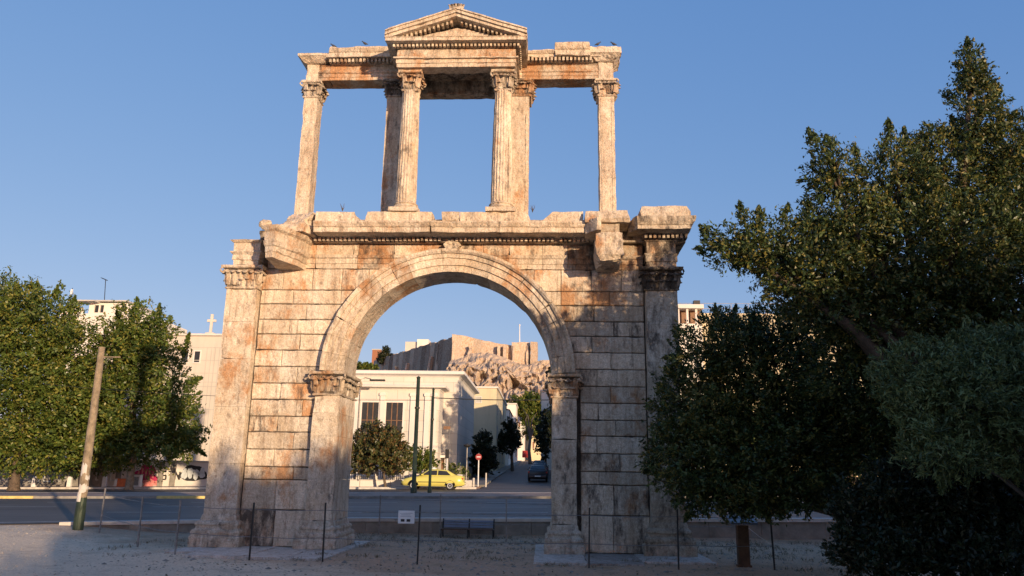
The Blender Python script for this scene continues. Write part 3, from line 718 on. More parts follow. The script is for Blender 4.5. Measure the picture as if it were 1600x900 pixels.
# ------------------------------------------------------------------ leaves
def leaf_mesh(pts, nrm, size, aspect, seed, ups=None, hue=None):
    r = np.random.default_rng(seed); n = len(pts)
    d = r.normal(size=(n,3)); d = d - (d*nrm).sum(1)[:,None]*nrm; d /= np.linalg.norm(d,axis=1)[:,None]+1e-9
    if ups is not None:
        d = d*.55+ups; d = d - (d*nrm).sum(1)[:,None]*nrm; d /= np.linalg.norm(d,axis=1)[:,None]+1e-9
    s = np.cross(nrm, d); L = size*r.uniform(.65,1.35,n)[:,None]; Wd = L*aspect
    a = pts-d*L*.5; c = pts+d*L*.5; mid = pts-d*L*.05+nrm*L*.07
    v = np.stack([a, mid+s*Wd*.5, c, mid-s*Wd*.5], 1).reshape(-1,3)
    return v, n
def leaves_obj(name, pts, nrm, size, aspect, mat, seed, parent=None, ups=None, hue=None):
    v, n = leaf_mesh(pts, nrm, size, aspect, seed, ups)
    me = bpy.data.meshes.new(name); me.vertices.add(4*n); me.vertices.foreach_set('co', v.astype(np.float32).ravel())
    me.loops.add(4*n); me.loops.foreach_set('vertex_index', np.arange(4*n, dtype=np.int32))
    me.polygons.add(n); me.polygons.foreach_set('loop_start', np.arange(0,4*n,4,dtype=np.int32))
    me.update(calc_edges=True)
    ca = me.color_attributes.new('leaf','FLOAT_COLOR','POINT'); r = np.random.default_rng(seed+1)
    col = np.ones((n,4),np.float32); col[:,0] = np.clip(r.normal(.45,.28,n),0,1) if hue is None else np.clip(r.normal(0,.2,n)+hue[:,0],0,1)
    col[:,1] = r.uniform(0,1,n)*.8 + (0 if hue is None else hue[:,1]*.3)
    ca.data.foreach_set('color', np.repeat(col,4,axis=0).ravel())
    me.materials.append(M[mat]); o = bpy.data.objects.new(name, me); COL.objects.link(o)
    if parent:
        o.parent = parent; o.matrix_parent_inverse = Matrix.Translation(-parent.location)
    return o
def crown_points(lobes, dens, clump, per, seed, shoots=(), fill=.25):
    """lobes: (centre xyz, radii xyz). Returns points, normals, up-vectors, hue per leaf"""
    r = np.random.default_rng(seed); P=[];N=[];U=[];H=[]
    for c, rad in lobes:
        c = np.array(c); rad = np.array(rad); area = (rad[0]*rad[1]+rad[1]*rad[2]+rad[0]*rad[2])*4
        nc = max(6, int(area*dens))
        u = r.normal(size=(nc,3)); u /= np.linalg.norm(u,axis=1)[:,None]
        rr = np.where(r.uniform(size=nc) < fill, r.uniform(.2,.8,nc), r.uniform(.82,1.14,nc))
        cc = c+u*rad*rr[:,None]
        outw = u/rad; outw /= np.linalg.norm(outw,axis=1)[:,None]
        for k in range(nc):
            n = int(per*r.uniform(.5,1.5)); cs = clump*r.uniform(.6,1.3)
            tw = outw[k]+np.array([0,0,.45])+r.normal(size=3)*.35; tw /= np.linalg.norm(tw)
            tpar = r.uniform(-.6,1.35,n)                       # leaves run along a twig
            q = cc[k]+tw*(tpar*cs)[:,None]+r.normal(size=(n,3))*cs*(.36*np.clip(1.15-.65*tpar,.15,1.6))[:,None]
            nn = r.normal(size=(n,3))*.8+tw*.35+np.array([0,0,.4]); nn /= np.linalg.norm(nn,axis=1)[:,None]
            P.append(q);N.append(nn);U.append(np.tile(tw,(n,1)))
            h = np.empty((n,2)); h[:,0] = np.clip(r.normal(.45,.30),0,1); h[:,1] = r.uniform()*1.3; H.append(h)
    for base, tip, w in shoots:
        base = np.array(base); tip = np.array(tip); L = np.linalg.norm(tip-base); d = (tip-base)/L
        n = int(per*L/clump*3.2); t = r.uniform(0,1,n)**.85
        q = base+(tip-base)*t[:,None]+r.normal(size=(n,3))*(w*(1.02-t))[:,None]*.5
        nn = r.normal(size=(n,3)); nn /= np.linalg.norm(nn,axis=1)[:,None]
        P.append(q);N.append(nn);U.append(np.tile(d,(n,1))); h = np.empty((n,2)); h[:,0]=.5; h[:,1]=.4; H.append(h)
    return np.concatenate(P),np.concatenate(N),np.concatenate(U),np.concatenate(H)
def tree(name, label, cat, base, lobes, mat, leaf, dens, clump, per, seed, trunk_r=.15, aspect=.42, shoots=(), group=None, bark='bark', trunk_top=None, fill=.25, lean=(0,0)):
    base = Vector(base); root = thing(name, label, cat, base, group); r = random.Random(seed)
    P,N,U,H = crown_points(lobes, dens, clump, per, seed, shoots, fill)
    leaves_obj('crown', P, N, leaf, aspect, mat, seed, root, U, H)
    b = MB(); big = max(lobes, key=lambda l: l[1][0]*l[1][2]); cc = Vector([sum(l[0][i] for l in lobes)/len(lobes) for i in range(3)])
    fork = base+(cc-base)*.45; fork = Vector((base.x+(cc.x-base.x)*.25, base.y+(cc.y-base.y)*.25, base.z+(cc.z-base.z)*.45))
    mid = base+(fork-base)*.5+Vector((r.uniform(-1,1),r.uniform(-1,1),0))*trunk_r*.8
    b.tube([base-Vector((0,0,.2)), base+Vector((0,0,.12)), mid, fork],[trunk_r*1.6,trunk_r*1.15,trunk_r*.95,trunk_r*.8],9)
    for c, rad in lobes:
        c = Vector(c); k = fork+(c-fork)*.5+Vector((r.uniform(-.3,.3),r.uniform(-.3,.3),.15))*(c-fork).length*.25
        b.tube([fork-(fork-base)*.08, k, c],[trunk_r*.62,trunk_r*.4,trunk_r*.16],6)
        for _ in range(5):
            d = Vector((r.gauss(0,1),r.gauss(0,1),r.gauss(.3,1))).normalized(); e = c+Vector((d.x*rad[0],d.y*rad[1],d.z*rad[2]))*.85
            b.tube([c+(k-c)*.2, c+(e-c)*.5+Vector((0,0,.08*rad[2])), e],[trunk_r*.16,trunk_r*.1,trunk_r*.04],4)
    b.build('trunk', bark, root, None, True); return root
def lobe(px, py, rx, rz, Y, ry=None):
    c = at(px,py,Y); k = (Y-CAM.y)*.98/FPX
    return ((c.x,c.y,c.z),(rx*k,(ry if ry else (rx+rz)*.5)*k,rz*k))
def shoot(p0, p1, Y, w=.35): return (tuple(at(*p0,Y)),tuple(at(*p1,Y)),w)

# big trees on the right
tree('bay_tree','low dark dense evergreen tree overlapping the right pier, dull green in shade','tree',(10.6,-2.2,0),
  [lobe(1125,555,72,58,-3.4),lobe(1090,640,62,72,-3.4),lobe(1190,600,80,80,-3.2),lobe(1070,715,52,62,-3.6),lobe(1140,720,72,66,-3.6),
   lobe(1235,690,86,86,-3.2),lobe(1185,762,58,34,-3.4),lobe(1285,640,66,80,-2.8),lobe(1110,770,52,28,-3.6),lobe(1230,520,64,40,-3.0),lobe(1290,725,50,40,-3),lobe(1235,770,40,26,-3.4),lobe(1190,790,36,20,-3.6),lobe(1320,680,60,50,-2.6)],
  'leaf_dark',.10,24,.20,38,11,.14,.42,[shoot((1120,520),(1118,478),-3.4),shoot((1145,520),(1150,476),-3.4),shoot((1170,530),(1178,488),-3.3),shoot((1050,620),(1030,600),-3.4),shoot((1040,700),(1006,740),-3.6),shoot((1085,780),(1070,815),-3.6,.3),shoot((1195,780),(1200,815),-3.5,.3),shoot((1250,750),(1290,800),-3.2,.3)])
tree('evergreen_tree','tallest evergreen at the right edge with a pointed top and a branch reaching left','tree',(11.4,-5.8,0),
  [lobe(1148,388,46,26,-6.8),lobe(1205,395,56,44,-6.6),lobe(1265,420,70,60,-6.6),lobe(1300,270,34,38,-6.4),lobe(1310,350,66,56,-6.2),lobe(1400,300,62,64,-6.0),
   lobe(1370,400,90,80,-6.2),lobe(1465,275,55,75,-5.6),lobe(1522,190,32,72,-5.4),lobe(1518,115,15,40,-5.4),lobe(1570,270,56,90,-5.4),lobe(1485,390,100,90,-6.2),
   lobe(1585,400,80,110,-5.8),lobe(1300,480,90,46,-6.2),lobe(1400,500,90,60,-6.0),lobe(1510,510,110,70,-5.6),lobe(1620,300,60,110,-5.0),lobe(1560,560,110,70,-5.1),
   lobe(1400,600,100,70,-4.8),lobe(1330,570,70,60,-5.2),lobe(1500,660,120,80,-4.4),lobe(1620,660,80,90,-4.6),lobe(1400,690,80,55,-4.2)],
  'leaf_dark',.095,27,.19,36,12,.26,.42,
  [shoot((1290,250),(1262,200),-6.4,.45),shoot((1310,250),(1290,210),-6.4),shoot((1345,280),(1335,228),-6.3),shoot((1390,250),(1388,185),-6.0,.4),shoot((1415,250),(1413,198),-6.0),
   shoot((1450,240),(1440,205),-5.8),shoot((1518,130),(1511,58),-5.4,.5),shoot((1530,150),(1538,92),-5.4,.35),shoot((1545,180),(1560,130),-5.4),shoot((1170,370),(1155,314),-6.8,.4),
   shoot((1190,370),(1186,322),-6.8),shoot((1130,385),(1093,352),-6.9,.4),shoot((1220,360),(1232,318),-6.7),shoot((1265,370),(1262,312),-6.5),shoot((1140,400),(1112,380),-6.9),shoot((1570,200),(1588,172),-5.4),shoot((1500,230),(1486,180),-5.5)])
tree('oleander','grey-green narrow-leaved shrub tree hanging over the dark corner at lower right','tree',(11.6,-8.8,0),
  [lobe(1445,590,66,50,-8.8),lobe(1525,620,82,66,-9.0),lobe(1590,580,60,60,-8.6),lobe(1485,700,62,42,-9.1),lobe(1440,640,44,36,-9.1),lobe(1600,680,60,56,-8.8),lobe(1540,560,60,40,-8.4)],
  'leaf_grey',.105,40,.17,36,13,.05,.24,[shoot((1420,600),(1375,565),-8.8,.3),shoot((1450,560),(1430,522),-8.8,.3),shoot((1500,590),(1495,540),-8.9,.3),shoot((1460,650),(1395,640),-8.9,.3),shoot((1480,720),(1470,770),-9,.3),shoot((1560,700),(1590,755),-8.8,.3)])
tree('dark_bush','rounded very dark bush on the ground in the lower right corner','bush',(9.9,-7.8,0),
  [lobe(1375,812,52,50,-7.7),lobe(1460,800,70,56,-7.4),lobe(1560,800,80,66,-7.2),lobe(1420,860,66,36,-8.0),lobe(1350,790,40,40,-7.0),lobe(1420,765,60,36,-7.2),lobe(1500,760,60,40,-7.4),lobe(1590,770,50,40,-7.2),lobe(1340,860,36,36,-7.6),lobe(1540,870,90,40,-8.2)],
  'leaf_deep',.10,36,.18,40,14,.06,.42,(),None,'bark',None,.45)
# strap-leaved plant beside the bush
root = thing('strap_leaved_plant','arching strap-leaved plant in the shade beside the dark bush','plant',tuple(at(1345,850,-5.0)))
b = MB(); c0 = at(1350,845,-5.0); r = random.Random(4)
for k in range(16):
    a = r.uniform(0,2*math.pi); L_ = r.uniform(.8,1.4); d = Vector((math.cos(a),math.sin(a),0)); s_ = Vector((-d.y,d.x,0))
    rows = []
    for i in range(7):
        u = i/6; p = c0+d*L_*.8*u+Vector((0,0,L_*(1.5*u-1.15*u*u))); w_ = .035*(1-u*.85); rows += [p-s_*w_, p+s_*w_]
    b.add(rows, [(2*i,2*i+1,2*i+3,2*i+2) for i in range(6)])
b.build('blades','leaf_grey',root)

# trees out of frame to the right and behind: their shade falls on the ground and piers
def shade_tree(x, y, h, w, seed, label):
    r = random.Random(seed); L_ = []
    for k in range(7):
        a = k*2.4; L_.append(((x+math.cos(a)*w*.42,y+math.sin(a)*w*.42,h*(.42+.10*(k%4))),(w*.38,w*.38,h*.24)))
    L_.append(((x,y,h*.8),(w*.3,w*.3,h*.2)))
    tree('shade_tree',label,'tree',(x,y,0),L_,'leaf_dark',.34,2.8,.7,32,seed,.25,.5,group='trees shading the square')
for x,y,h,w,sd,lb in ((17.6,-17.5,7.6,7.5,21,'rounded tree standing out of the picture beside the evergreens'),(22.0,-18,6.4,7.5,22,'broad tree standing furthest along the out of picture row'),
    (15.4,-32.0,5.9,7.0,23,'lower spreading tree behind the viewpoint, nearest to it'),(31.5,-19.5,5.8,8,25,'low tree standing out of the picture, right of the other two'),(22.5,-35.5,7.1,9,24,'wide spreading tree behind the viewpoint, further right')):
    shade_tree(x,y,h,w,sd,lb)

# ------------------------------------------------------------------ fence, sign, bench, lectern, pole
f = thing('post_fence','thin grey metal post and wire fence around the arch','fence',(0,-2.8,0))
front = [(-14.02,7.11),(-8.42,-.31),(-6.58,-1.95),(-4.35,-2.75),(-2.5,-2.9),(-.18,-3.04),(3.9,-2.95),(6.01,-2.95),(8.35,-2.6)]
front[0] = (-11.2,2.6)
back = [(9.5,4.4),(1.63,3.6),(-.74,5.3),(-2.9,5.5)]
for i,(x,y) in enumerate(front+back):
    z = sitez(x,y); hgt = 1.36+rng.uniform(-.04,.04); lx, ly = rng.uniform(-.03,.03), rng.uniform(-.02,.02); b = MB()
    w = .018; b.loops([[(x+a*w+lx*k,y+c*w+ly*k,z-.15 if k == 0 else z+hgt) for a,c in ((-1,-1),(1,-1),(1,1),(-1,1))] for k in (0,1)])
    b.build('post', 'grey_metal' if i < 3 or i > 8 else 'dark_metal', f)
def wires(pts, name):
    for h in (.55,1.2):
        b = MB()
        for (xa,ya),(xb,yb) in zip(pts[:-1],pts[1:]):
            za, zb = sitez(xa,ya)+h, sitez(xb,yb)+h; b.tube([(xa,ya,za),((xa+xb)/2,(ya+yb)/2,(za+zb)/2-.025),(xb,yb,zb)], .008, 4)
        b.build('wire','grey_metal',f)
wires(front,'a'); wires([front[-1]]+back,'b')

s_ = thing('notice_sign','small white notice board with two dark boxes, hung on the fence wire between the piers','sign',tuple(at(635,808,-3.0)))
c = at(635,808,-3.03); k = 19.2/1200
b = MB(); b.box(c.x-.20,c.x+.20,c.y-.012,c.y+.012,c.z-.15,c.z+.15); b.build('board','white_paint',s_,None,False,.006)
b = MB()
for dx in (-.085,.055):
    b = MB(); b.box(c.x+dx-.045,c.x+dx+.045,c.y-.018,c.y-.0125,c.z-.105,c.z-.045); b.build('pictogram','black_paint',s_)
b = MB()
for q,(a,e) in enumerate(((-.16,.15),(-.13,.10),(-.15,.12))): b.box(c.x+a,c.x+e,c.y-.015,c.y-.0125,c.z+.085-q*.035,c.z+.092-q*.035)
b.build('faded_lines','blue_panel',s_)
for dx in (-.16,.16):
    b = MB(); b.tube([(c.x+dx,c.y+.02,c.z+.15),(c.x+dx,c.y+.03,c.z+.19)],.006,5); b.build('hanger','grey_metal',s_)

bn = thing('park_bench','low dark metal and wood bench backed by the retaining wall, between the piers','bench',(.35,5.0,0))
b = MB(); bx0, bx1, by = -.62, 1.12, 5.0
for i in range(4): b.box(bx0,bx1,by-.25+i*.115,by-.15+i*.115,.27,.30)
b.build('seat','brown_wood',bn,None,False,.006)
b = MB()
for i in range(3): b.loops([[(bx0,by+.26+.02*i,.32+i*.085),(bx1,by+.26+.02*i,.32+i*.085),(bx1,by+.285+.02*i,.32+i*.085),(bx0,by+.285+.02*i,.32+i*.085)],[(bx0,by+.28+.02*i,.385+i*.085),(bx1,by+.28+.02*i,.385+i*.085),(bx1,by+.305+.02*i,.385+i*.085),(bx0,by+.305+.02*i,.385+i*.085)]])
b.build('backrest','blue_panel',bn,None,False,.004)
for x in (bx0-.03,(bx0+bx1)/2,bx1-.02):
    b = MB(); b.tube([(x+.02,by-.26,-.02),(x+.02,by-.24,.28),(x+.02,by+.22,.27),(x+.02,by+.34,.60)],.025,6); b.tube([(x+.02,by+.22,.27),(x+.02,by+.30,-.02)],.025,6); b.build('leg','dark_metal',bn)

lx, ly = 7.75, -2.1
lc = thing('information_lectern','low information stand with a sloping blue-grey panel on a brown post, right of the arch','lectern',(lx,ly,0))
b = MB(); b.box(lx-.14,lx+.14,ly-.1,ly+.1,-.1,.98); b.box(lx-.17,lx+.17,ly-.13,ly+.13,-.05,.05); b.build('post','brown_wood',lc,None,False,.012)
b = MB(); b.loops([[(lx-.33,ly-.26,1.0),(lx+.33,ly-.26,1.0),(lx+.33,ly+.24,1.14),(lx-.33,ly+.24,1.14)],[(lx-.33,ly-.27,1.05),(lx+.33,ly-.27,1.05),(lx+.33,ly+.23,1.19),(lx-.33,ly+.23,1.19)]]); b.build('panel','blue_panel',lc,None,False,.006)

# wooden pole on the left with peeling pasted paper, dark boot
px_, py_, r_ = -12.05, 2.85, .17
zp = sitez(px_,py_); po = thing('utility_pole','tall pale wooden pole at left with torn paper bands and a blackened foot','pole',(px_,py_,zp))
b = MB(); b.tube([(px_,py_,zp-.3),(px_-.01,py_,zp+1.0)],[.165,.15],14); b.build('blackened_foot','green_metal',po,(.2,.012,4))
b = MB(); b.tube([(px_-.01,py_,zp+.99),(px_-.03,py_,zp+3.4),(px_-.06,py_,zp+5.9)],[.147,.125,.10],14); b.build('shaft','pale_bark',po,(.3,.01,3))
r = random.Random(3)
for k in range(9):
    b = MB(); z = zp+.85+r.uniform(0,1.35); a0 = r.uniform(-2.6,-.4); a1 = a0+r.uniform(.5,1.5); h = r.uniform(.1,.3); rr = .157-.010*(z-zp)+.002*k*.5
    n = 6; L0 = [(px_-.01+math.cos(a0+(a1-a0)*i/n)*rr,py_+math.sin(a0+(a1-a0)*i/n)*rr,z+r.uniform(-.03,.03)) for i in range(n+1)]
    L1 = [(x,y,zz+h+r.uniform(-.04,.04)) for x,y,zz in L0]
    b.add(L0+L1,[(i,i+1,i+n+2,i+n+1) for i in range(n)]); b.build('torn_paper','kerb',po)
b = MB(); b.box(px_-.09,px_+.62,py_-.02,py_+.02,zp+5.55,zp+5.585); b.build('cable_arm','pale_bark',po)

# trolley poles on the median and their wires
def pole(px, py0, py1, Y, r, label, name='catenary_pole'):
    p = at(px[0],py0,Y); q = at(px[1],py1,Y); z0 = av(p.x,Y)+.1
    t_ = thing(name,label,'pole',(p.x,Y,z0),'dark poles on the median')
    b = MB(); b.tube([(p.x,Y,z0-.2),(p.x,Y,z0+.35),(p.x,Y,z0+.36),(p.x,Y,q.z)],[r*1.5,r*1.5,r*1.05,r*.85],12); b.build('shaft','green_metal',t_,None,True)
    b = MB(); b.lathe((p.x,Y,q.z),[(r*.9,-.05),(r*1.1,0),(r*.6,.06),(.01,.1)],12); b.build('cap','green_metal',t_)
    b = MB(); b.lathe((p.x,Y,q.z-1.9),[(r*1.0,-.06),(r*1.25,-.05),(r*1.25,.05),(r*1.0,.06)],12); b.build('clamp_band','dark_metal',t_)
    return (p.x,Y,q.z)
A_ = pole((646,650),772,590,26.0,.13,'thicker dark green pole left, standing nearer in the arch opening')
B_ = pole((671,673),770,608,26.4,.085,'thinner dark pole just right of the thick one in the arch opening')
wr = thing('overhead_cable','dark sagging overhead cable from the thin pole across the cream building','cable',B_)
b = MB()
def sag(p, q, s, n=10): return [tuple(p[i]*(1-u)+q[i]*u-(s*4*u*(1-u) if i == 2 else 0) for i in range(3)) for u in [k/n for k in range(n+1)]]
b.tube(sag((B_[0],B_[1],B_[2]-.55),(14,30,7.8),.35),.03,5); b.build('strand','dark_metal',wr)
b = MB(); b.tube(sag((B_[0],B_[1],B_[2]-.7),(-30,27,7.4),.3),.014,4); b.build('strand','dark_metal',wr)

# ------------------------------------------------------------------ vehicles
def make_car(name, label, loc, rz, paint, taxi=False, group=None):
    root = thing(name,label,'car',(0,0,0),group); W_ = .86
    # body: cross sections along the length (x forward), each a closed loop of (y,z)
    st = [(-2.25,.40,.60,.72,.94),(-2.18,.30,.78,.86,1.0),(-1.7,.26,.84,.88,1.06),(-1.0,.25,.86,.88,1.02),(0,.25,.87,.88,.98),(.9,.25,.86,.88,.95),(1.5,.26,.84,.86,.90),(2.05,.28,.78,.80,.76),(2.27,.36,.60,.66,.62)]
    L = []
    for x,zl,wl,wm,zt in st:
        zm = zl+(zt-zl)*.55
        L.append([(x,-wl,zl),(x,-wm-.01,zm-.08),(x,-wm,zm+.05),(x,-wm*.93,zt-.03),(x,-wm*.75,zt),(x,wm*.75,zt),(x,wm*.93,zt-.03),(x,wm,zm+.05),(x,wm+.01,zm-.08),(x,wl,zl)])
    b = MB(); b.loops(L); body = b.build('body',paint,root,None,True)
    b = MB()
    top = [(-1.75,1.03),(-1.05,1.40),(-.2,1.455),(.35,1.42),(1.05,.95)]
    def gh(off, yo, z_off=0): return [[(x,-(.74 if z<1.2 else .60)-yo,z+z_off),(x,(.74 if z<1.2 else .60)+yo,z+z_off)] for x,z in top]
    roof = [(-1.80,.98),(-1.72,1.05),(-1.08,1.405),(-.25,1.46),(.33,1.425),(1.0,.98),(1.1,.93)]
    L = []
    for x,z in roof:
        wz = .76-.15*max(0,min(1,(z-.98)/.45)); zl = .93
        L.append([(x,-.77,zl),(x,-wz,z-.03),(x,-wz*.85,z),(x,wz*.85,z),(x,wz,z-.03),(x,.77,zl)])
    b.loops(L); b.build('cabin',paint,root,None,True)
    for sg in (-1,1):
        for pts in ([(-1.35,1.04),(-1.02,1.33),(-.42,1.37),(-.42,1.04)],[(-.34,1.04),(-.34,1.37),(.28,1.35),(.74,1.04)]):
            b = MB(); L = []
            for e in (0,.02):
                L.append([(x,sg*(.775-.155*max(0,min(1,(z-.98)/.42))+e),z) for x,z in pts])
            b.loops(L); b.build('side_window','dark_glass',root)
    for pts,nm in (([(.40,1.40),(1.02,1.01)],'windscreen'),([(-1.15,1.385),(-1.68,1.09)],'rear_window')):
        b = MB(); (xa,za),(xb,zb) = pts
        b.loops([[(xa,-.54,za),(xa,.54,za),(xb,.66,zb),(xb,-.66,zb)],[(xa+(.03 if xa > 0 else -.03),-.54,za+.015),(xa+(.03 if xa > 0 else -.03),.54,za+.015),(xb+(.03 if xb > 0 else -.03),.66,zb+.015),(xb+(.03 if xb > 0 else -.03),-.66,zb+.015)]])
        b.build(nm,'dark_glass',root)
    for x in (-1.32,1.36):
        for sg in (-1,1):
            b = MB(); n = 22
            b.loops([[(x+r*math.cos(2*math.pi*i/n),sg*yy,.31+r*math.sin(2*math.pi*i/n)) for i in range(n)] for r,yy in ((.22,.70),(.31,.71),(.315,.80),(.29,.875),(.20,.88))])
            wh = b.build('wheel','black',root,None,False)
            b = MB(); b.loops([[(x+r*math.cos(2*math.pi*i/n),sg*yy,.31+r*math.sin(2*math.pi*i/n)) for i in range(n)] for r,yy in ((.205,.86),(.20,.885),(.06,.875),(.05,.895),(.01,.895))])
            rm = b.build('rim','alloy',root); rm.parent = wh
            b = MB(); b.loops([[(x+r*math.cos(math.pi*i/14),sg*yy,.31+r*math.sin(math.pi*i/14)) for i in range(15)] for r,yy in ((.385,.878),(.36,.892),(.33,.878))]); b.build('wheel_arch','black',root)
    for sg in (-1,1):
        b = MB(); b.box(-2.24,-2.12,sg*.72-.12,sg*.72+.12,.72,.88); b.build('tail_light','red_lens',root,None,False,.02)
        b = MB(); b.box(2.05,2.20,sg*.60-.15,sg*.60+.15,.58,.70); b.build('headlight','clear_lens',root,None,False,.03)
        b = MB(); b.box(.62,.80,sg*.90-.08,sg*.90+.08,1.0,1.11); b.build('mirror',paint,root,None,False,.03)
    b = MB(); b.box(2.14,2.30,-.74,.74,.30,.46); b.build('bumper','black' if taxi else paint,root,None,False,.05)
    b = MB(); b.box(-2.34,-2.15,-.78,.78,.34,.58); b.build('bumper',paint,root,None,False,.05)
    b = MB(); b.box(-2.353,-2.342,-.26,.26,.42,.52); b.build('number_plate','white_paint',root)
    for sg in (-1,1):
        b = MB(); b.box(-1.0,1.0,sg*.885-.01,sg*.885+.01,.52,.57); b.build('door_trim','black' if taxi else paint,root)
    if taxi: b = MB(); b.box(-.12,.12,-.2,.2,1.455,1.58); b.build('roof_sign','white_paint',root,None,False,.03)
    root.location = loc; root.rotation_euler.z = rz; return root
tx = at(677,762,35.6)
make_car('taxi','yellow taxi saloon parked side-on in front of the cream building',(tx.x,35.6,av(tx.x,35.6)+.0),math.pi,'taxi_yellow',True)
c1 = make_car('parked_car','dark car nearest the avenue, parked on the right of the side street',(2.3,50,street(2,50)),math.pi/2,'navy_paint',False,'cars parked up the side street')
for x,y,lb in ((2.35,57,'second dark car up the side street, behind the nearest'),(2.45,64,'third car up the side street, half hidden'),(2.3,74,'small distant car furthest up the side street')):
    copy_thing(c1,(x,y,street(x,y)),math.pi/2,lb)

# ------------------------------------------------------------------ buildings
def window(parent, x0, x1, z0, z1, y, mull=1, frame='cream_trim', pane='dark_glass', fw=.10, d=.12, trans=0):
    """pane set into a projecting frame on a wall facing -y"""
    b = MB()
    b.box(x0-fw,x0,y-.05,y+d,z0-fw,z1+fw); b.box(x1,x1+fw,y-.05,y+d,z0-fw,z1+fw); b.box(x0,x1,y-.05,y+d,z1,z1+fw); b.box(x0,x1,y-.09,y+d,z0-fw,z0)
    fr = b.build('window',frame,parent)
    b = MB(); b.box(x0,x1,y+.03,y+.05,z0,z1); p = b.build('pane',pane,parent); p.parent = fr
    b = MB()
    for i in range(1,mull+1): xx = x0+(x1-x0)*i/(mull+1); b.box(xx-.04,xx+.04,y-.01,y+.028,z0,z1)
    for i in range(1,trans+1): zz = z0+(z1-z0)*i/(trans+1); b.box(x0,x1,y,y+.02,zz-.03,zz+.03)
    if mull or trans: g = b.build('glazing_bars','brown_frame',parent); g.parent = fr
def holed_wall(b, x0, x1, z0, z1, y0, y1, holes, tint=(.95,.3,.3)):
    """front wall made of boxes leaving the window openings free"""
    xs_ = sorted({x0,x1,*[h[0] for h in holes],*[h[1] for h in holes]})
    for a,c in zip(xs_[:-1],xs_[1:]):
        if c-a < 1e-4: continue
        hs = sorted([h for h in holes if h[0] <= a+1e-4 and h[1] >= c-1e-4], key=lambda h: h[2]); z = z0
        for h in hs:
            if h[2] > z: b.box(a,c,y0,y1,z,h[2])
            z = h[3]
        if z < z1: b.box(a,c,y0,y1,z,z1)

# cream stone building behind the arch
Yb = 50.0; xr_ = at(714,700,Yb).x; xl_ = -24.0; zt = at(640,589,Yb).z
G0 = av(-10,38)-.3
A = thing('cream_stone_building','large cream stone building with tall windows and flat cornices seen through the arch','building',(-14,58,G0))
b = MB(); b.box(xl_,xr_,Yb,Yb+16.5,G0-.5,zt); b.build('main_block','cream_wall',A)
b = MB(); b.loft(xl_,xr_,Yb,Yb+16.5,[(.02,zt+.002),(.12,zt+.1),(.5,zt+.22),(.55,zt+.24),(.55,zt+.50),(.45,zt+.56)]); b.build('main_cornice','cream_trim',A)
Yp = 47.2; xp = at(686,650,Yp).x; zp2 = at(600,609,Yp).z
W1 = []
for pa,pb in ((549-52,577-52-10),(565,591),(603,629)):
    xa, xb = at(pa,650,Yp).x, at(pb,650,Yp).x; W1.append((xa,xb,1.9,at(610,629,Yp).z))
xa = at(540,650,Yp).x; W1[0] = (xa-.75,xa+.42,1.9,W1[0][3])
W1.insert(0,(xa-3.1,xa-2.0,1.9,W1[0][3]))
b = MB(); holed_wall(b,xl_,xp,G0-.5,zp2,Yp,Yp+.5,[(a-.0,c,z0,z1) for a,c,z0,z1 in W1]); b.box(xl_,xp,Yp+.9,Yb-.01,G0-.5,zp2-.01); b.box(xp-.5,xp-.003,Yp+.5,Yp+.9,G0-.5,zp2-.01); b.build('front_wing','cream_wall',A)
b = MB(); b.loft(xl_,xp,Yp,Yb-.02,[(.02,zp2+.003),(.08,zp2+.1),(.55,zp2+.2),(.6,zp2+.36),(.5,zp2+.42)],back=False); b.build('front_cornice','cream_trim',A)
for a,c,z0,z1 in W1: window(A,a,c,z0,z1,Yp,2,'cream_trim','dark_glass',.16,.3,3)
for q in [W1[i][1]+.16+(W1[i+1][0]-W1[i][1]-.32)/2 for i in range(3)]+[W1[-1][1]+.9,W1[-1][1]+2.2,xp-.45]:
    b = MB(); b.box(q-.22,q+.22,Yp-.14,Yp-.003,G0-.2,zp2-.25); b.box(q-.3,q+.3,Yp-.2,Yp-.003,zp2-.55,zp2-.3); b.build('pilaster','cream_trim',A)
b = MB(); xd0, xd1 = at(676,740,Yb-.5).x, at(692,740,Yb-.5).x; zd = at(684,718,Yb-.5).z
b.box(xd0,xd1,Yb-.12,Yb-.004,G0,zd); b.build('door','brown_frame',A)
b = MB(); b.box(xd0-.25,xd1+.25,Yb-.9,Yb-.004,zd+.15,zd+.38); b.box(xd0-.25,xd0-.06,Yb-.3,Yb-.004,G0,zd+.15); b.box(xd1+.06,xd1+.25,Yb-.3,Yb-.004,G0,zd+.15); b.build('porch','cream_trim',A)
b = MB(); b.box(xp+.2,xr_-.1,Yb-.08,Yb-.004,at(700,632,Yb).z,at(700,629,Yb).z); b.build('string_course','cream_trim',A)

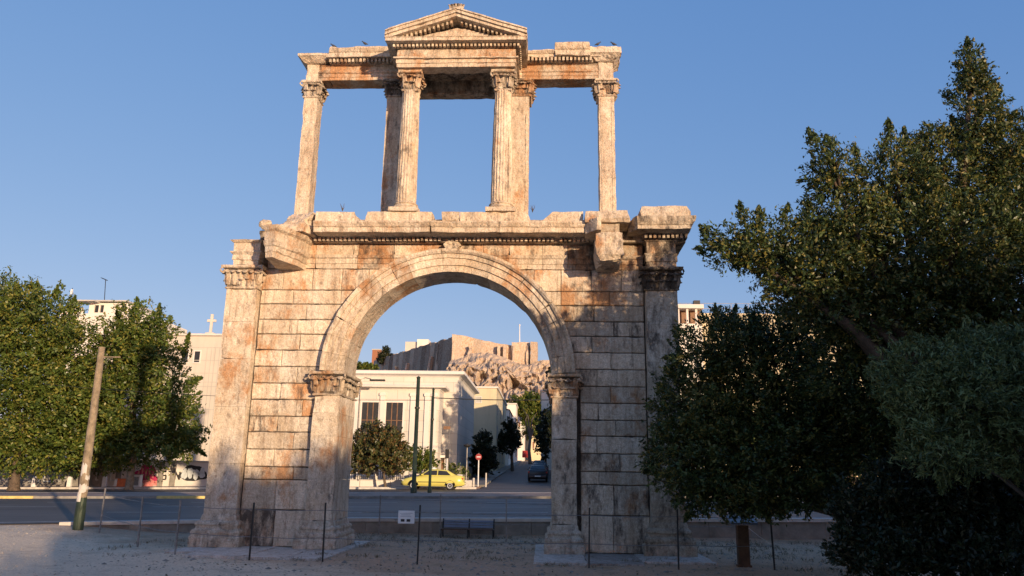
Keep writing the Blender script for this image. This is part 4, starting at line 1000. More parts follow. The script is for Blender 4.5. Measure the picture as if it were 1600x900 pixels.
# dark lamp arm in front of the upper wall
la = at(592,594,44); o = thing('street_lamp','long dark horizontal lamp fitting on a slim arm before the cream building','street lamp',(la.x,44,av(la.x,38)))
b = MB(); zb_ = av(la.x,38); b.tube([(la.x-1.6,44,zb_),(la.x-1.6,44,la.z+.05),(la.x-1.2,44,la.z+.2),(la.x-.7,44,la.z+.1)],[.07,.05,.04,.04],7); b.build('pole','grey_metal',o)
b = MB(); b.box(la.x-.8,la.x+.55,43.9,44.15,la.z-.08,la.z+.07); b.build('lamp_head','dark_metal',o,None,False,.03)
def lamp(px,py0,py1,Y,label):
    p = at(px,py1,Y); z0 = av(p.x,38)+.14; o = thing('street_lamp',label,'street lamp',(p.x,Y,z0)); b = MB()
    b.tube([(p.x,Y,z0),(p.x,Y,p.z-.1)],[.06,.045],8); b.build('pole','grey_metal',o); b = MB(); b.lathe((p.x,Y,p.z),[(.06,-.12),(.16,-.08),(.30,.04),(.28,.10),(.1,.2),(.01,.24)],12); b.build('lamp_head','dark_metal',o)
lamp(730,760,697,39.5,'slim grey lamp post with a small round dark head by the building corner')
b_ = at(699,757,39.0); o = thing('signpost','tall slim post with a small dark plate before the cream wall','signpost',(b_.x,39,av(b_.x,38)+.14)); b = MB(); t_ = at(707,650,39); b.tube([(b_.x,39,av(b_.x,38)),(b_.x,39,t_.z)],.045,7); b.build('pole','grey_metal',o); b = MB(); b.box(b_.x-.45,b_.x+.1,38.95,38.99,at(704,671,39).z,at(704,666,39).z); b.build('plate','brown_frame',o)
# dark column-like traffic signal
b_ = at(698,735,38.6); zz0 = av(b_.x,38)+.14; o = thing('traffic_light','slim traffic signal with a dark upright head behind the taxi','traffic light',(b_.x,38.6,zz0))
b = MB(); b.tube([(b_.x,38.6,zz0),(b_.x,38.6,at(698,703,38.6).z)],.05,7); b.build('pole','white_paint',o)
b = MB(); b.box(b_.x-.14,b_.x+.14,38.42,38.62,at(698,716,38.6).z,at(698,702,38.6).z); b.build('signal_head','black',o,None,False,.03)
# round red traffic sign
p = at(748,714,38.4); z0 = av(p.x,38)+.14
o = thing('round_traffic_sign','small round red traffic sign on a pale post at the corner of the side street','traffic sign',(p.x,38.4,z0))
b = MB(); b.tube([(p.x,38.4,z0),(p.x,38.4,p.z+.25)],.045,8); b.build('post','white_paint',o)
b = MB(); n = 20; b.loops([[(p.x+  .24*math.cos(2*math.pi*i/n),yy,p.z+.24*math.sin(2*math.pi*i/n)) for i in range(n)] for yy in (38.30,38.33)]); b.build('disc','sign_red',o)
b = MB(); b.box(p.x-.15,p.x+.15,38.285,38.297,p.z-.035,p.z+.035); b.build('bar','white_paint',o)
# bollard at the street mouth
p = at(759,762,38.2); b = MB(); b.tube([(p.x,38.2,av(p.x,38)+.1),(p.x,38.2,av(p.x,38)+1.15)],.06,8); tag(b.build('bollard','kerb'),'single pale bollard at the mouth of the side street','bollard')

# low garden wall with railing in front of the cream building
Yw = 38.6; xw0, xw1 = at(538,755,Yw).x-6, at(643,755,Yw).x; zw = at(590,751,Yw).z
gw = thing('garden_wall','low cream wall topped by a dark railing in front of the cream building','wall',((xw0+xw1)/2,Yw,av(-12,38)))
b = MB(); x = xw0
while x < xw1-.1:
    x1 = min(x+2.4,xw1); b.box(x+.02,x1-.02,Yw,Yw+.3,av(x,38)-.1,zw); x = x1
b.build('wall_panel','cream_trim',gw)
b = MB(); b.box(xw0,xw1,Yw-.05,Yw+.35,zw+.002,zw+.07); b.build('coping','kerb',gw)
b = MB(); zr = at(590,737,Yw).z; x = xw0+.1
while x < xw1: b.box(x-.02,x+.02,Yw+.13,Yw+.17,zw+.07,zr); x += .16
b.box(xw0,xw1,Yw+.12,Yw+.18,zr,zr+.05); b.build('railing','dark_metal',gw)
b = MB(); x = xw0+1.2
while x <= xw1+.1: b.box(x-.16,x+.16,Yw+.0,Yw+.31,zw+.07,zr+.1); x += 2.4
b.build('pier','cream_trim',gw)
gx0, gx1 = at(645,755,39.3).x, at(722,755,39.3).x
g2 = MB(); g2.box(gx0,gx1,39.3,39.6,av(-6,38)-.1,at(690,741,39.3).z); tag(g2.build('forecourt_wall','cream_trim',None,None,False,.02),'pale forecourt wall directly behind the yellow taxi','wall')
bx0 = at(722,757,37.9).x; g3 = MB(); g3.box(bx0,bx0+.75,37.7,38.2,av(bx0,38),av(bx0,38)+.62); g3.box(bx0+.8,bx0+.95,37.8,38.0,av(bx0,38),av(bx0,38)+.8); tag(g3.build('stone_block','kerb',None,None,False,.03),'pale low stone block just behind the taxi boot','stone block')

# church-like building at left with cross
Yc = 56.0; xc1 = at(352,600,Yc).x+6; xc0 = at(150,600,Yc).x; zc = at(315,526,Yc).z; gc = av(-30,38)
ch = thing('church_building','tall pinkish cream building with a stone cross on its roof, left of the arch','building',((xc0+xc1)/2,Yc+8,gc))
H1 = []
for pa,pb in ((285,294),(304,312.5)):
    H1.append((at(pa,556,Yc).x,at(pb,556,Yc).x,at(300,566,Yc).z,at(300,549,Yc).z))
b = MB(); holed_wall(b,xc0,xc1,gc-.5,zc,Yc,Yc+.4,H1); b.box(xc0,xc1,Yc+.6,Yc+18,gc-.5,zc-.005); b.build('wall','church_wall',ch)
for h in H1: window(ch,*h,Yc,0,'cream_trim','dark_glass',.12,.2)
b = MB(); b.loft(xc0,xc1,Yc,Yc+18,[(.02,zc+.003),(.1,zc+.06),(.25,zc+.12),(.28,zc+.28),(.0,zc+.3)]); b.build('cornice','cream_trim',ch)
b = MB()
for py in (543,563,583,597,604,640,675,705): z = at(320,py,Yc).z; b.box(xc0,xc1,Yc-.02,Yc-.003,z-.03,z+.03)
for px in (323,329,336,316): x = at(px,620,Yc).x; b.box(x-.03,x+.03,Yc-.025,Yc-.003,gc,at(320,543,Yc).z)
b.build('joint_lines','church_wall',ch).data.materials[0] = M['grey_wall']
cx = at(331,500,Yc+.8); zc2 = zc+.3; zt2 = at(331,491,Yc+.8).z
b = MB(); b.box(cx.x-.45,cx.x+.45,Yc+.5,Yc+1.1,zc2,zc2+.25); b.box(cx.x-.13,cx.x+.13,Yc+.68,Yc+.92,zc2+.25,zt2); b.box(cx.x-.48,cx.x+.48,Yc+.69,Yc+.91,zt2-.85,zt2-.58); b.build('cross','church_wall',ch,None,False,.02)

# white apartment block behind the left trees
Ya = 78.0; xa0, xa1 = at(96,480,Ya).x, at(232,480,Ya).x
ap = thing('apartment_block','white flat-roofed apartment block showing between the two left trees','building',((xa0+xa1)/2,Ya+6,gc))
z1 = at(150,490,Ya).z
b = MB(); b.box(xa0,xa1,Ya,Ya+12,gc-.5,z1); b.build('wall','white_wall',ap)
xq0, xq1 = at(138,480,Ya+1).x, at(200,480,Ya+1).x; zq = at(160,473,Ya+1).z
b = MB(); holed_wall(b,xq0,xq1,z1+.003,zq,Ya+1.2,Ya+1.5,[(at(146,480,Ya+1).x,at(153,480,Ya+1).x,z1+.4,zq-.3),(at(155,480,Ya+1).x,at(161,480,Ya+1).x,z1+.4,zq-.3)]); b.box(xq0,xq1,Ya+1.8,Ya+8,z1+.003,zq); b.build('penthouse','white_wall',ap)
b = MB(); b.box(at(146,480,Ya+1).x,at(161,480,Ya+1).x,Ya+1.42,Ya+1.46,z1+.4,zq-.3); b.build('window','dark_glass',ap)
b = MB(); b.box(at(108,472,Ya).x,xq0+1.5,Ya-.3,Ya+2,zq-.05,zq+.12); b.box(xq0,xq1,Ya+.6,Ya+8.2,zq+.125,zq+.3); b.build('roof_slab','grey_wall',ap)
b = MB(); b.box(xa0,xq0,Ya+.05,Ya+.1,z1,z1+.8); b.build('parapet','white_wall',ap)
for px,py0,py1,lb in ((163,472,437,'taller rooftop antenna right, with a crossed aerial'),(112,476,450,'shorter rooftop antenna left, with a pale fitting')):
    p0 = at(px,py0,Ya+1); p1 = at(px+(2 if px > 150 else 1),py1,Ya+1); o = thing('antenna',lb,'antenna',tuple(p0)); b = MB(); b.tube([p0,p1],.05,5); b.build('mast','dark_metal',o)
    b = MB()
    if px > 150:
        b.tube([p1+Vector((-.6,0,.25)),p1+Vector((.25,0,-.1))],.06,5)
        for q in range(4): b.tube([p1+Vector((-.5+q*.2,-.4,.2-q*.08)),p1+Vector((-.5+q*.2,.4,.2-q*.08))],.03,4)
    else: b.box(p1.x-.12,p1.x+.12,p1.y-.1,p1.y+.1,p1.z-.9,p1.z-.2)
    b.build('aerial','dark_metal' if px > 150 else 'white_paint',o)

# pale building behind the right trees
Yr = 62.0; x0 = at(1040,500,Yr).x; x1 = at(1420,500,Yr).x; gr_ = av(20,38)
rb = thing('terrace_building','pale yellow building with a covered roof terrace, right of the arch behind the trees','building',((x0+x1)/2,Yr+6,gr_))
zz = at(1150,486,Yr).z; zb1 = at(1070,497,Yr).z
b = MB(); b.box(x0,x1,Yr+1.2,Yr+14,gr_-.5,zz); b.build('wall','ochre_wall',rb)
xt = at(1096,480,Yr).x; zrf = at(1070,481,Yr).z
b = MB(); b.box(x0,xt,Yr+.1,Yr+1.19,gr_,zb1-.6); b.build('balcony_block','white_wall',rb)
b = MB(); b.box(x0-.2,xt+.2,Yr-.3,Yr+4,zrf-.1,zrf+.35); b.build('terrace_roof','cream_trim',rb)
b = MB()
for px in (1060,1074,1088): x = at(px,490,Yr).x; b.box(x-.12,x+.12,Yr,Yr+.25,zb1-.6,zrf-.1)
b.build('terrace_post','cream_trim',rb)
b = MB(); b.box(x0,xt,Yr+1.1,Yr+1.15,zb1-.6,zrf-.1); b.build('window_band','brown_frame',rb)
b = MB(); zrl = at(1150,474,Yr+1.3).z
for q in (0,.5): b.box(x0,x1,Yr+1.3,Yr+1.34,zrl-.04-q*1.2,zrl-q*1.2)
x = x0
while x < x1: b.box(x-.025,x+.025,Yr+1.3,Yr+1.34,zz,zrl); x += 1.9
b.build('roof_railing','grey_metal',rb)
b = MB(); p = at(1089,472,Yr+1); b.box(p.x-.35,p.x+.35,Yr+1,Yr+1.6,zrf+.352,p.z+.2); b.build('rooftop_box','dark_metal',rb)

# houses up the side street
def house(name, label, px0, px1, py0, Y, depth, mat, roof=None, wins=(), shut='brown_frame', side=None, cat='house'):
    x0, x1 = at(px0,py0,Y).x, at(px1,py0,Y).x; z1 = at((px0+px1)/2,py0,Y).z; g = street(0,Y)
    h = thing(name,label,cat,((x0+x1)/2,Y+depth/2,g)); b = MB()
    H = [(at(a,c,Y).x,at(b2,c,Y).x,at(a,d,Y).z,at(a,c,Y).z) for a,b2,c,d in wins]
    holed_wall(b,x0,x1,g-2,z1,Y,Y+.35,H); b.box(x0,x1,Y+.6,Y+depth,g-2,z1-.004)
    b.box(x1-.3,x1-.004,Y+.35,Y+.6,g-2,z1-.004); b.box(x0+.004,x0+.3,Y+.35,Y+.6,g-2,z1-.004); b.build('wall',mat,h)
    for q in H: window(h,*q,Y,0,'cream_trim',shut,.08,.1)
    # shuttered windows on the street-facing side
    if side:
        for k in range(side):
            yy = Y+2+k*(depth-3)/max(1,side)
            for zz in (g+1.2,g+4.2,g+7.2):
                if zz+1.6 < z1: 
                    b = MB(); b.box(x1,x1+.08,yy,yy+1.1,zz,zz+1.6); b.build('shutter',shut,h)
    if roof == 'gable':
        b = MB(); xm = (x0+x1)/2; rh = (x1-x0)*.18
        b.prism([(x0-.2,z1+.003),(x1+.2,z1+.003),(xm,z1+rh)],Y-.2,Y+depth+.2); b.build('roof','red_tile',h)
    else:
        b = MB(); b.loft(x0,x1,Y,Y+depth,[(.0,z1+.003),(.18,z1+.06),(.2,z1+.25),(0,z1+.27)]); b.build('cornice','cream_trim',h)
    return h
house('plaster_house','pale green-grey plain house beside the cream building, its top in sun',736,776,607,76,26,'ochre_wall',None,((744,752,620,629),),'grey_wall',3)
house('white_house','white house halfway up the side street, left side',776,795,640,106,16,'white_wall','gable',(),'brown_frame',2)
house('white_house','narrow bright white house near the middle of the side street',792,806,632,128,14,'white_wall',None,((796,800,645,655),),'brown_frame',2)
house('tiled_house','small tiled house above the side street, below the rock',806,819,650,150,14,'white_wall','gable',((810,813,660,668),),'brown_frame',0)
house('white_house','sunlit white house closing the end of the side street',819,829,652,165,10,'white_wall',None,((822,825,662,670),(822,825,680,688)),'brown_frame',0)
house('ochre_house','ochre house with brown shutters at the top of the side street',829,846,664,160,12,'ochre_wall','gable',((832,835,672,682),(839,842,672,682),(832,835,690,700)),'brown_frame',0)
house('balcony_house','pale house with balcony on the right of the side street',846,905,612,84,20,'white_wall',None,((848,852,640,650),(848,852,665,676)),'brown_frame',0)
aw = at(822,708,140); b = MB(); b.loops([[(aw.x-.8,140,aw.z-.4),(aw.x+.8,140,aw.z-.4),(aw.x+.8,141.5,aw.z+.5),(aw.x-.8,141.5,aw.z+.5)],[(aw.x-.8,140,aw.z-.9),(aw.x+.8,140,aw.z-.9),(aw.x+.8,141.6,aw.z+.55),(aw.x-.8,141.6,aw.z+.55)]]); tag(b.build('awning','red_cloth'),'small red awning far up the side street','awning')
house('side_street_block','tall plain block on the right side of the street, hidden by the right pier',874,1030,548,39.6,38,'white_wall')
# garden wall on the left of the street
b = MB(); b.box(-4.6,-4.2,44,74,street(0,44)-.5,street(0,60)+.9); tag(b.build('street_wall','concrete'),'low shaded wall along the left of the side street','wall')

# graffiti wall at far left
Yg = 40.4; gx0, gx1 = -75, at(330,760,Yg).x+3; g = av(-35,38); 
gwall = thing('graffiti_wall','long wall covered in spray-painted graffiti under the left trees','wall',((gx0+gx1)/2,Yg,g))
ztw = at(290,722,Yg).z; b = MB(); x = gx0
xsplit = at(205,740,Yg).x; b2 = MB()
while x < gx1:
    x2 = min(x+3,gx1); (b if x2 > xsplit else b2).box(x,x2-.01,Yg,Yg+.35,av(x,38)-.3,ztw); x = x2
b.build('wall_face','cream_trim',gwall); b2.build('tree_shaded_wall_face','concrete',gwall)  # darker concrete on the left stretch stands in for the trees' shade
b = MB(); b.box(gx0,gx1,Yg-.06,Yg+.41,ztw+.002,ztw+.12); b.build('coping','kerb',gwall)
b = MB()
for px in (160,186,252,271): x = at(px,740,Yg).x; b.box(x-.2,x+.2,Yg-.12,Yg-.004,g-.3,ztw)
b.build('wall_pier','concrete',gwall)
def blobshape(b, cx, cz, rx, rz, y, seed, n=28, amp=.18, th=.012):
    r = random.Random(seed); ph = [r.uniform(0,6.28) for _ in range(4)]
    pts = []
    for i in range(n):
        a = 2*math.pi*i/n; k = 1+amp*(math.sin(3*a+ph[0])+.6*math.sin(5*a+ph[1])+.4*math.sin(8*a+ph[2]))
        pts.append((cx+rx*k*math.cos(a),cz+rz*k*math.sin(a)))
    b.prism(pts,y-th,y)
c = at(228,741,Yg); s = 62/1200*1.0
b = MB(); blobshape(b,c.x,c.z,.95,.68,Yg-.003,5); b.build('magenta_graffiti','magenta_paint',gwall)
b = MB(); blobshape(b,c.x+.5,c.z-.68,.75,.28,Yg-.016,8); b.build('pink_graffiti','pink_paint',gwall)
b = MB()
for k in range(5): blobshape(b,c.x-.6+k*.3,c.z+.1+(.2 if k%2 else -.1),.07,.3,Yg-.016,20+k)
b.build('graffiti_highlights','pink_paint',gwall)
c = at(302,740,Yg)
b = MB(); blobshape(b,c.x,c.z,1.12,.62,Yg-.003,11,32,.1); b.build('black_graffiti_outline','black_paint',gwall)
b = MB()
for k in range(4): blobshape(b,c.x-.72+k*.48,c.z-.05+(.1 if k%2 else 0),.25,.42,Yg-.016,30+k,24,.14)
b.build('silver_graffiti','pale_paint',gwall)
def strokes(word, px0, pz0, h, mat, th=.06, name='graffiti_letters'):
    G = {'S':[(1,1),(0,1),(0,.5),(1,.5),(1,0),(0,0)],'T':[(0,1),(1,1),None,(.5,1),(.5,0)],'N':[(0,0),(0,1),(1,0),(1,1)],'E':[(1,1),(0,1),(0,0),(1,0),None,(0,.5),(.8,.5)],'A':[(0,0),(.5,1),(1,0),None,(.2,.4),(.8,.4)],'O':[(0,0),(0,1),(1,1),(1,0),(0,0)],'K':[(0,0),(0,1),None,(1,1),(0,.5),(1,0)]}
    b = MB(); x = px0
    for ch_ in word:
        prev = None
        for p in G[ch_]:
            if p is None: prev = None; continue
            q = Vector((x+p[0]*h*.6, Yg-.02, pz0+p[1]*h))
            if prev is not None: b.tube([prev,q],th,6)
            prev = q
        x += h*.9
    b.build(name,mat,gwall)
c = at(252,749,Yg); strokes('STN',c.x,c.z,.62,'black_paint',.055)
c = at(150,750,Yg); strokes('EO',c.x,c.z,1.3,'pale_paint',.05)
c = at(45,752,Yg); strokes('SOK',c.x,c.z,1.4,'pale_paint',.04)
# bollards / white stones and barrel along the far pavement at left
for px,lb in ((52,'white stone post left of the others below the graffiti wall'),(107,'second white stone post from the left'),(162,'third white stone post, between the pole and the orange bin')):
    p = at(px,764,37.9); b = MB(); z0 = av(p.x,38)+.14; b.loops([[(p.x+a*.16,37.9+c*.12,z0-.02) for a,c in ((-1,-1),(1,-1),(1,1),(-1,1))],[(p.x+a*.15,37.9+c*.11,z0+.66) for a,c in ((-1,-1),(1,-1),(1,1),(-1,1))],[(p.x+a*.10,37.9+c*.08,z0+.78) for a,c in ((-1,-1),(1,-1),(1,1),(-1,1))]])
    tag(b.build('stone_post','white_paint',None,None,False,.02),lb,'bollard','white stone posts along the far pavement')
p = at(188,764,37.9); z0 = av(p.x,38)+.14; o = thing('road_barrier','orange and white road barrier beside the left tree trunk','barrier',(p.x,37.9,z0))
b = MB(); b.loops([[(p.x+a*.48*k,37.9+c*.2,z0+h) for a,c in ((-1,-1),(1,-1),(1,1),(-1,1))] for k,h in ((1,0),(1,.12),(.9,.2),(.86,.62))]); b.build('body','orange_plastic',o,None,False,.03)
b = MB(); b.loops([[(p.x+a*.48*k,37.88+c*.2,z0+h) for a,c in ((-1,-1),(-.5,-1),(-.5,1),(-1,1))] for k,h in ((1,.02),(.9,.2),(.86,.6))]); b.build('white_band','white_paint',o)
p = at(213,764,37.8); z0 = av(p.x,38)+.14; o = thing('utility_cabinet','grey-white utility cabinet in front of the magenta graffiti','cabinet',(p.x,37.8,z0))
b = MB(); b.box(p.x-.3,p.x+.3,37.6,38.0,z0,z0+.88); b.build('body','white_paint',o,None,False,.02); b = MB(); b.box(p.x-.34,p.x+.34,37.56,38.04,z0+.882,z0+.94); b.build('lid','grey_metal',o)
b = MB(); b.box(p.x-.2,p.x+.2,37.585,37.598,z0+.1,z0+.75); b.build('door','grey_metal',o)

# street trees
def stree(name, label, px, Y, lobes, mat, leaf, dens, clump, per, seed, tr=.2, group=None, bark='bark', shoots=(), fill=.3, cat='tree'):
    p = at(px,760,Y); z = av(p.x,min(Y,38))+.1 if Y < 42 else street(p.x,Y) if p.x > -6 else av(p.x,38)
    return tree(name,label,cat,(p.x,Y,z),lobes,mat,leaf,dens,clump,per,seed,tr,.5,shoots,group,None or bark,None,fill)
tree_l = [lobe(60,500,60,44,34),lobe(20,560,70,70,34),lobe(95,560,50,60,34),lobe(40,640,70,64,34),lobe(110,640,46,60,34),lobe(0,480,50,44,34),lobe(75,700,60,34,34),lobe(10,700,50,32,34)]
stree('street_tree','broad yellow-green street tree at the left edge of the picture',22,34,tree_l,'leaf_warm',.26,2.7,.66,40,41,.34,'street trees before the graffiti wall','bark',[shoot((60,480),(58,440),34,.9),shoot((85,480),(90,446),34,.8),shoot((30,470),(24,440),34,.8),shoot((110,500),(118,462),34,.8)])
tree_m = [lobe(215,520,44,40,35),lobe(190,560,44,50,35),lobe(240,570,38,48,35),lobe(205,640,56,60,35),lobe(262,640,38,50,35),lobe(180,690,50,34,35),lobe(240,695,58,30,35),lobe(285,680,26,34,35)]
stree('street_tree','yellow-green street tree between the leaning pole and the arch',202,35,tree_m,'leaf_warm',.26,2.6,.64,40,42,.26,'street trees before the graffiti wall','pale_bark',[shoot((215,500),(214,464),35,.9),shoot((245,520),(250,474),35,.8),shoot((285,560),(296,520),35,.7),shoot((190,520),(182,486),35,.8),shoot((290,600),(316,590),35,.7),shoot((290,690),(322,712),35,.6)])
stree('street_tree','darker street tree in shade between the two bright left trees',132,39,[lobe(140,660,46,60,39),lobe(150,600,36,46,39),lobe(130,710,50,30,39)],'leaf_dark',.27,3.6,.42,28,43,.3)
tree_s = [lobe(588,700,40,26,37),lobe(565,715,26,24,37),lobe(612,712,26,24,37),lobe(590,680,30,18,37)]
stree('small_street_tree','small round reddish-green street tree in front of the cream building',602,37,tree_s,'leaf_rust',.22,7,.30,30,44,.10)
stree('small_street_tree','little green tree between the two dark poles',652,39.8,[lobe(650,716,24,16,39.8),lobe(664,722,18,14,39.8)],'leaf_warm',.20,7,.28,30,45,.08)
stree('shrub','low green shrub behind the taxi boot',712,39.9,[lobe(706,732,12,8,39.9),lobe(722,738,12,7,39.9)],'leaf_warm',.14,9,.2,28,46,.04,None,'bark',(),.3,'shrub')
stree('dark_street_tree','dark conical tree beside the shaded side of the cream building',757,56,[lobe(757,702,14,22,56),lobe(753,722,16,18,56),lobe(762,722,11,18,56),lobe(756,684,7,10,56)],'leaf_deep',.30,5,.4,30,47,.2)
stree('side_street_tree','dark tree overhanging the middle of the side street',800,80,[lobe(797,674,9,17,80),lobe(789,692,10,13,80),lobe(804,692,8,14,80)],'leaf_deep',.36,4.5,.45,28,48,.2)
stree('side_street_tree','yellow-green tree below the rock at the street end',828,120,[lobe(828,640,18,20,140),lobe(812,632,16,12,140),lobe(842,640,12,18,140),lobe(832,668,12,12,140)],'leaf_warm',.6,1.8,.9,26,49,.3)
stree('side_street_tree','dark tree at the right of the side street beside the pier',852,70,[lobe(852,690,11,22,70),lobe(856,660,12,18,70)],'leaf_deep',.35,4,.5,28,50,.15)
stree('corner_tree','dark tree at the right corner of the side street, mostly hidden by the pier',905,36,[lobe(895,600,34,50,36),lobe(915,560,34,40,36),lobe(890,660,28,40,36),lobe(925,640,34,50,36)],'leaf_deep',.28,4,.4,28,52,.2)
for k,(px,lb) in enumerate(((1120,'dark tree glimpsed behind the fence under the bay tree'),(1330,'shrubby tree behind the avenue at far right'))):
    stree('far_tree',lb,px,42,[lobe(px,700,60,60,42),lobe(px+60,690,50,60,42),lobe(px-30,650,50,50,42)],'leaf_dark',.3,3.2,.45,28,60+k,.2)

# ------------------------------------------------------------------ the rock and its walls
def rockz(x, s):        # s 0 foot .. 1 brow
    return 0
hx = [-150+i*2.5 for i in range(0,38)]+[-55+i*.8 for i in range(0,90)]+[17+i*3 for i in range(20)]; NS = 70
base_px = None
vs = []; fs = []; tn = []
def brow(x):            # height of the rock's brow and its distance
    if x > -49: z = 64+2.5*math.sin(x*.16)+max(0,(x+12))*-.2-(max(0,x-8))*1.1
    else: z = 58-(-49-x)*.13
    y = 398 if x > -49 else 398+(-49-x)*1.0
    return y, max(18,z)
for i,x in enumerate(hx):
    yb_, zb_ = brow(x); z0 = street(0,200)+8
    for j in range(NS):
        s = j/(NS-1)
        if s < .45: u = s/.45; y = 215+(yb_-45-215)*u; z = z0*.7+(z0+16-z0*.7)*u**1.5*1.0; amp = 1.2*u
        elif s < .9: u = (s-.45)/.45; y = yb_-45+40*u; z = z0+16+(zb_-z0-16)*(u**.8); amp = 6.0*max(.1,math.sin(math.pi*min(1,u*1.0+.05)))**.5 if u < .97 else 2
        else: u = (s-.9)/.1; y = yb_-5+30*u; z = zb_+1*u; amp = .6
        p = Vector((x,y,z)); n1 = noise.noise_vector(p*.07)*amp+noise.noise_vector(p*.2)*amp*.45+noise.noise_vector(p*.5)*amp*.22
        n1.x *= .35; nv = noise.noise(Vector((p.x*.55,p.y*.3,p.z*.22)))+.6*noise.noise(Vector((p.x*1.3,p.y*.5,p.z*.6))); n1.y -= nv*amp*.8; rr_ = 1-abs(noise.noise(p*.16))*2.6; n1.y -= rr_*amp*.55; n1.z *= .7
        cave = at(806,602,370); d_ = math.hypot((x-cave.x)/3.6,(z-cave.z)/3.4)
        if 300 < y < 420 and d_ < 1: n1.y += 14*(1-d_**3)
        vs.append(tuple(p+n1))
n = NS
for i in range(len(hx)-1):
    for j in range(n-1): fs.append((i*n+j,(i+1)*n+j,(i+1)*n+j+1,i*n+j+1))
b = MB(); b.add(vs,fs,(.98,.3,.42)); hill = struct(b.build('rock_hill','rock'))
b = MB()            # scrub on the slope below the cliff
P = []
r_ = random.Random(9)
pts = np.array([[r_.uniform(-120,40), r_.uniform(215,345), 0] for _ in range(3800)])
def slope_z(x,y):
    yb_, zb_ = brow(x); z0 = street(0,200)+8; u = max(0,min(1,(y-215)/(yb_-45-215))); return z0*.7+(z0+16-z0*.7)*u**1.5
cl = []
for q in pts: cl.append(np.array([q[0],q[1],slope_z(q[0],q[1])+.6])+np.random.default_rng(int(q[0]*100)&65535).normal(size=(10,3))*np.array([1.6,1.6,1.1]))
P = np.concatenate(cl); N_ = np.random.default_rng(5).normal(size=P.shape); N_ /= np.linalg.norm(N_,axis=1)[:,None]
o = leaves_obj('hillside_scrub',P,N_,1.2,.7,'leaf_warm',77); o['kind'] = 'stuff'

fw = thing('citadel_wall','high ancient stone fortification wall on top of the rocky hill, one side in shade','fortification',(-49,400,57))
cor = at(706,521,400); top = cor.z
b = MB(); m_ = 22
for k in range(m_):
    L = []; jj = rng.uniform(-.25,.25); tn_ = T(.85,.3,.45,.12)
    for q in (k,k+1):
        t_ = 136*q/m_; x = -49-.53*t_-jj*.85; y = 400+.85*t_-jj*.5; zt_ = top-.8+t_*.015+1.1*noise.noise(Vector((q*.9,0,0)))+rng.uniform(-.4,.4)
        L.append([(x,y,30),(x+3,y+1.5,zt_),(x+6.5,y+3.2,zt_),(x+6.5,y+3.2,30)])
    b.loops(L,tn_)
    if k in (5,11,14,17): 
        t_ = 136*k/m_; x = -49-.53*t_; y = 400+.85*t_; b.loops([[(x-3.2,y-2.2,40),(x-1.2,y-3.4,40),(x+2,y+2,40),(x,y+4,40)],[(x+.5,y-.3,top-9),(x+1.5,y-.8,top-9),(x+4,y+3,top-9),(x+2,y+4,top-9)]],T(1,.3,.2))
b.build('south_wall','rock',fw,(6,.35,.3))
b = MB(); tops = [(707,522),(722,524),(740,528),(752,531),(775,536),(790,538),(800,539.5)]
pts_ = [(at(px,py,400).x,at(px,py,400).z) for px,py in tops]
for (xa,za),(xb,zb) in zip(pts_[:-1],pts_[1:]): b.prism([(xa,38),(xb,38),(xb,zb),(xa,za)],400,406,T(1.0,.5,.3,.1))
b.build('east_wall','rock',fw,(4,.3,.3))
b = MB()
for pa,pb,py in ((800,829,535),(829,841,535)): 
    xa,xb = at(pa,py,398).x, at(pb,py,398).x; b.box(xa,xb-.3,397 if pa == 800 else 394,409,38,at(pa,py,398).z,T(1.0,.4,.3))
b.build('bastion','rock',fw,(4,.3,.3))
for px,w in ((731,2.2),(777,1.6),(786,1.8),(801,1.2),(822,1.5)):
    x = at(px,550,396).x; b = MB(); b.loops([[(x,396.5-3,38),(x+w,396.5-3,38),(x+w,401,38),(x,401,38)],[(x,396.5,at(px,540,397).z),(x+w,396.5,at(px,540,397).z),(x+w,401,at(px,540,397).z),(x,401,at(px,540,397).z)]],T(1,.4,.3)); b.build('buttress','rock',fw,(4,.3,.3))
b = MB(); p = at(683,560,425); b.loops([[(p.x-3,420,40),(p.x+2,418,40),(p.x+6,428,40),(p.x-2,432,40)],[(p.x+.5,424,p.z+10),(p.x+2,423,p.z+10),(p.x+4,430,p.z+10),(p.x,432,p.z+10)]]); b.build('buttress','rock',fw,(4,.3,.3))
fb = thing('hilltop_building','low pale building rising behind the shaded citadel wall','building',(-84,470,70)); 
xa, xb = at(633,545,480).x, at(652,540,480).x; xc_ = at(670,540,480).x
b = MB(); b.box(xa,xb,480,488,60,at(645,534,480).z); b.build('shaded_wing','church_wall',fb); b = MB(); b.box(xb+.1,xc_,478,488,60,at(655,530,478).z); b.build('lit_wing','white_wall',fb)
fb = thing('hilltop_building','small reddish block at the left end of the citadel','building',(-120,560,60)); xa, xb = at(581,560,560).x, at(594,560,560).x
b = MB(); b.box(xa,xb,560,570,50,at(588,547,560).z); b.build('wall','red_tile',fb); b = MB(); b.box(xa-.4,xb+.4,559.6,570.4,at(588,547,560).z+.05,at(588,547,560).z+.8); b.build('roof','grey_wall',fb)
lb_ = [lobe(600,553,6,9,500),lobe(605,560,7,7,500),lobe(595,562,6,6,500)]
p = at(602,575,500); tree('hilltop_tree','dark tree on the skyline at the left end of the citadel','tree',(p.x,500,p.z-8),lb_,'leaf_deep',1.5,.3,1.6,40,81,.6)
lb_ = [lobe(565,573,18,3,430),lobe(545,576,16,4,430),lobe(580,575,10,3,430)]
p = at(565,585,430); tree('hilltop_tree','low dark grove on the hillside just above the cream building roof','tree',(p.x,430,p.z-4),lb_,'leaf_warm',1.5,.5,1.2,30,82,.5)
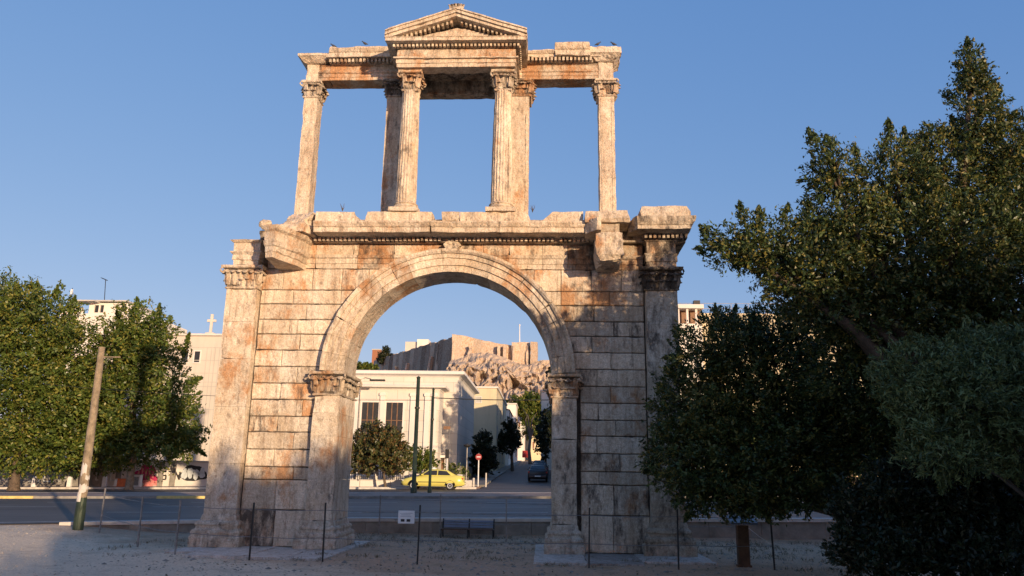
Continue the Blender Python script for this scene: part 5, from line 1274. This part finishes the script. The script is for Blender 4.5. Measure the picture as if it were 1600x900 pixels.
p0, p1 = at(812,535,404), at(812,508,404); o = thing('flagpole','thin white flagpole on the citadel bastion','flagpole',tuple(p0)); b = MB(); b.tube([p0-Vector((0,0,3)),p1],[.35,.22],6); b.build('mast','white_paint',o); b = MB(); b.ball(tuple(p1),.5,6); b.build('finial','white_paint',o)

# ------------------------------------------------------------------ loose ground cover
def rocks(name, n, xr0, xr1, yr0, yr1, s0, s1, mat, seed):
    r = np.random.default_rng(seed); b = MB(); ico = [(0,0,1),(.9,0,.3),(.28,.85,.3),(-.72,.53,.25),(-.72,-.53,.3),(.28,-.85,.3)]
    V = []; F = []; k = 0
    for _ in range(n):
        x, y = r.uniform(xr0,xr1), r.uniform(yr0,yr1); 
        if y > edge(x)-.4: continue
        s = r.uniform(s0,s1)*(r.uniform()**1.5+.35); a = r.uniform(0,6.28); z = sitez(x,y)-s*.15; ca, sa = math.cos(a), math.sin(a)
        sx_, sy_, sz_ = s*r.uniform(.7,1.4), s*r.uniform(.7,1.3), s*r.uniform(.4,.9)
        b.add([(x+ca*px*sx_-sa*py*sy_, y+sa*px*sx_+ca*py*sy_, z+pz*sz_) for px,py,pz in ico]+[(x,y,z-.02)], [(0,1,2),(0,2,3),(0,3,4),(0,4,5),(0,5,1),(6,2,1),(6,3,2),(6,4,3),(6,5,4),(6,1,5)])
    o = b.build(name,mat); o['kind'] = 'stuff'; return o
rocks('gravel_stones',9000,-16,12,-10,5,.012,.035,'gravel_stone',1)
rocks('gravel_stones',1100,-8,10,-5,5.3,.02,.07,'concrete',2)
r = np.random.default_rng(3); n = 5200; X = r.uniform(-9,14,n); Y = r.uniform(-3.5,5.6,n)
w_ = np.array([noise.noise(Vector((a*.6,c*.9,3))) for a,c in zip(X,Y)])+ (Y-1)*.06; k_ = w_ > .05; X, Y = X[k_], Y[k_]
Z = np.array([sitez(a,c) for a,c in zip(X,Y)])
P = np.stack([X,Y,Z+.04],1); P = np.repeat(P,4,0)+np.random.default_rng(4).normal(size=(len(P)*4,3))*np.array([.03,.03,.01]); Nn = np.random.default_rng(6).normal(size=P.shape); Nn[:,2] *= .15; Nn /= np.linalg.norm(Nn,axis=1)[:,None]
ups = np.tile(np.array([0,0,1.]),(len(P),1))+np.random.default_rng(8).normal(size=P.shape)*.35
o = leaves_obj('dry_grass',P,Nn,.11,.09,'grass',9,None,ups); o['kind'] = 'stuff'
r = np.random.default_rng(31); n = 2600; X = r.uniform(-6,13,n); Y = r.uniform(-9,5.4,n); Z = np.array([sitez(a,c) for a,c in zip(X,Y)])+.015
Nn = r.normal(size=(n,3))*.3+np.array([0,0,1.]); Nn /= np.linalg.norm(Nn,axis=1)[:,None]
o = leaves_obj('fallen_leaves',np.stack([X,Y,Z],1),Nn,.07,.5,'grass',32); o['kind'] = 'stuff'
def weed(px, py, Y, h, label):
    p = at(px,py,Y); root = thing('weed_tuft',label,'weed',tuple(p)); r = random.Random(int(px)); b = MB()
    for _ in range(9):
        d = Vector((r.uniform(-.45,.45),r.uniform(-.3,.3),1)); hh = h*r.uniform(.5,1); b.tube([p,p+d*hh*.5,p+d*hh+Vector((r.uniform(-.04,.04),0,-.02))],[.006,.005,.002],4)
    b.build('stems','bark',root)
weed(535,330,-.6,.32,'tuft of dry weeds on the ledge in the left upper opening')
weed(832,332,-.4,.28,'tuft of dry weeds on the ledge right of the right column')
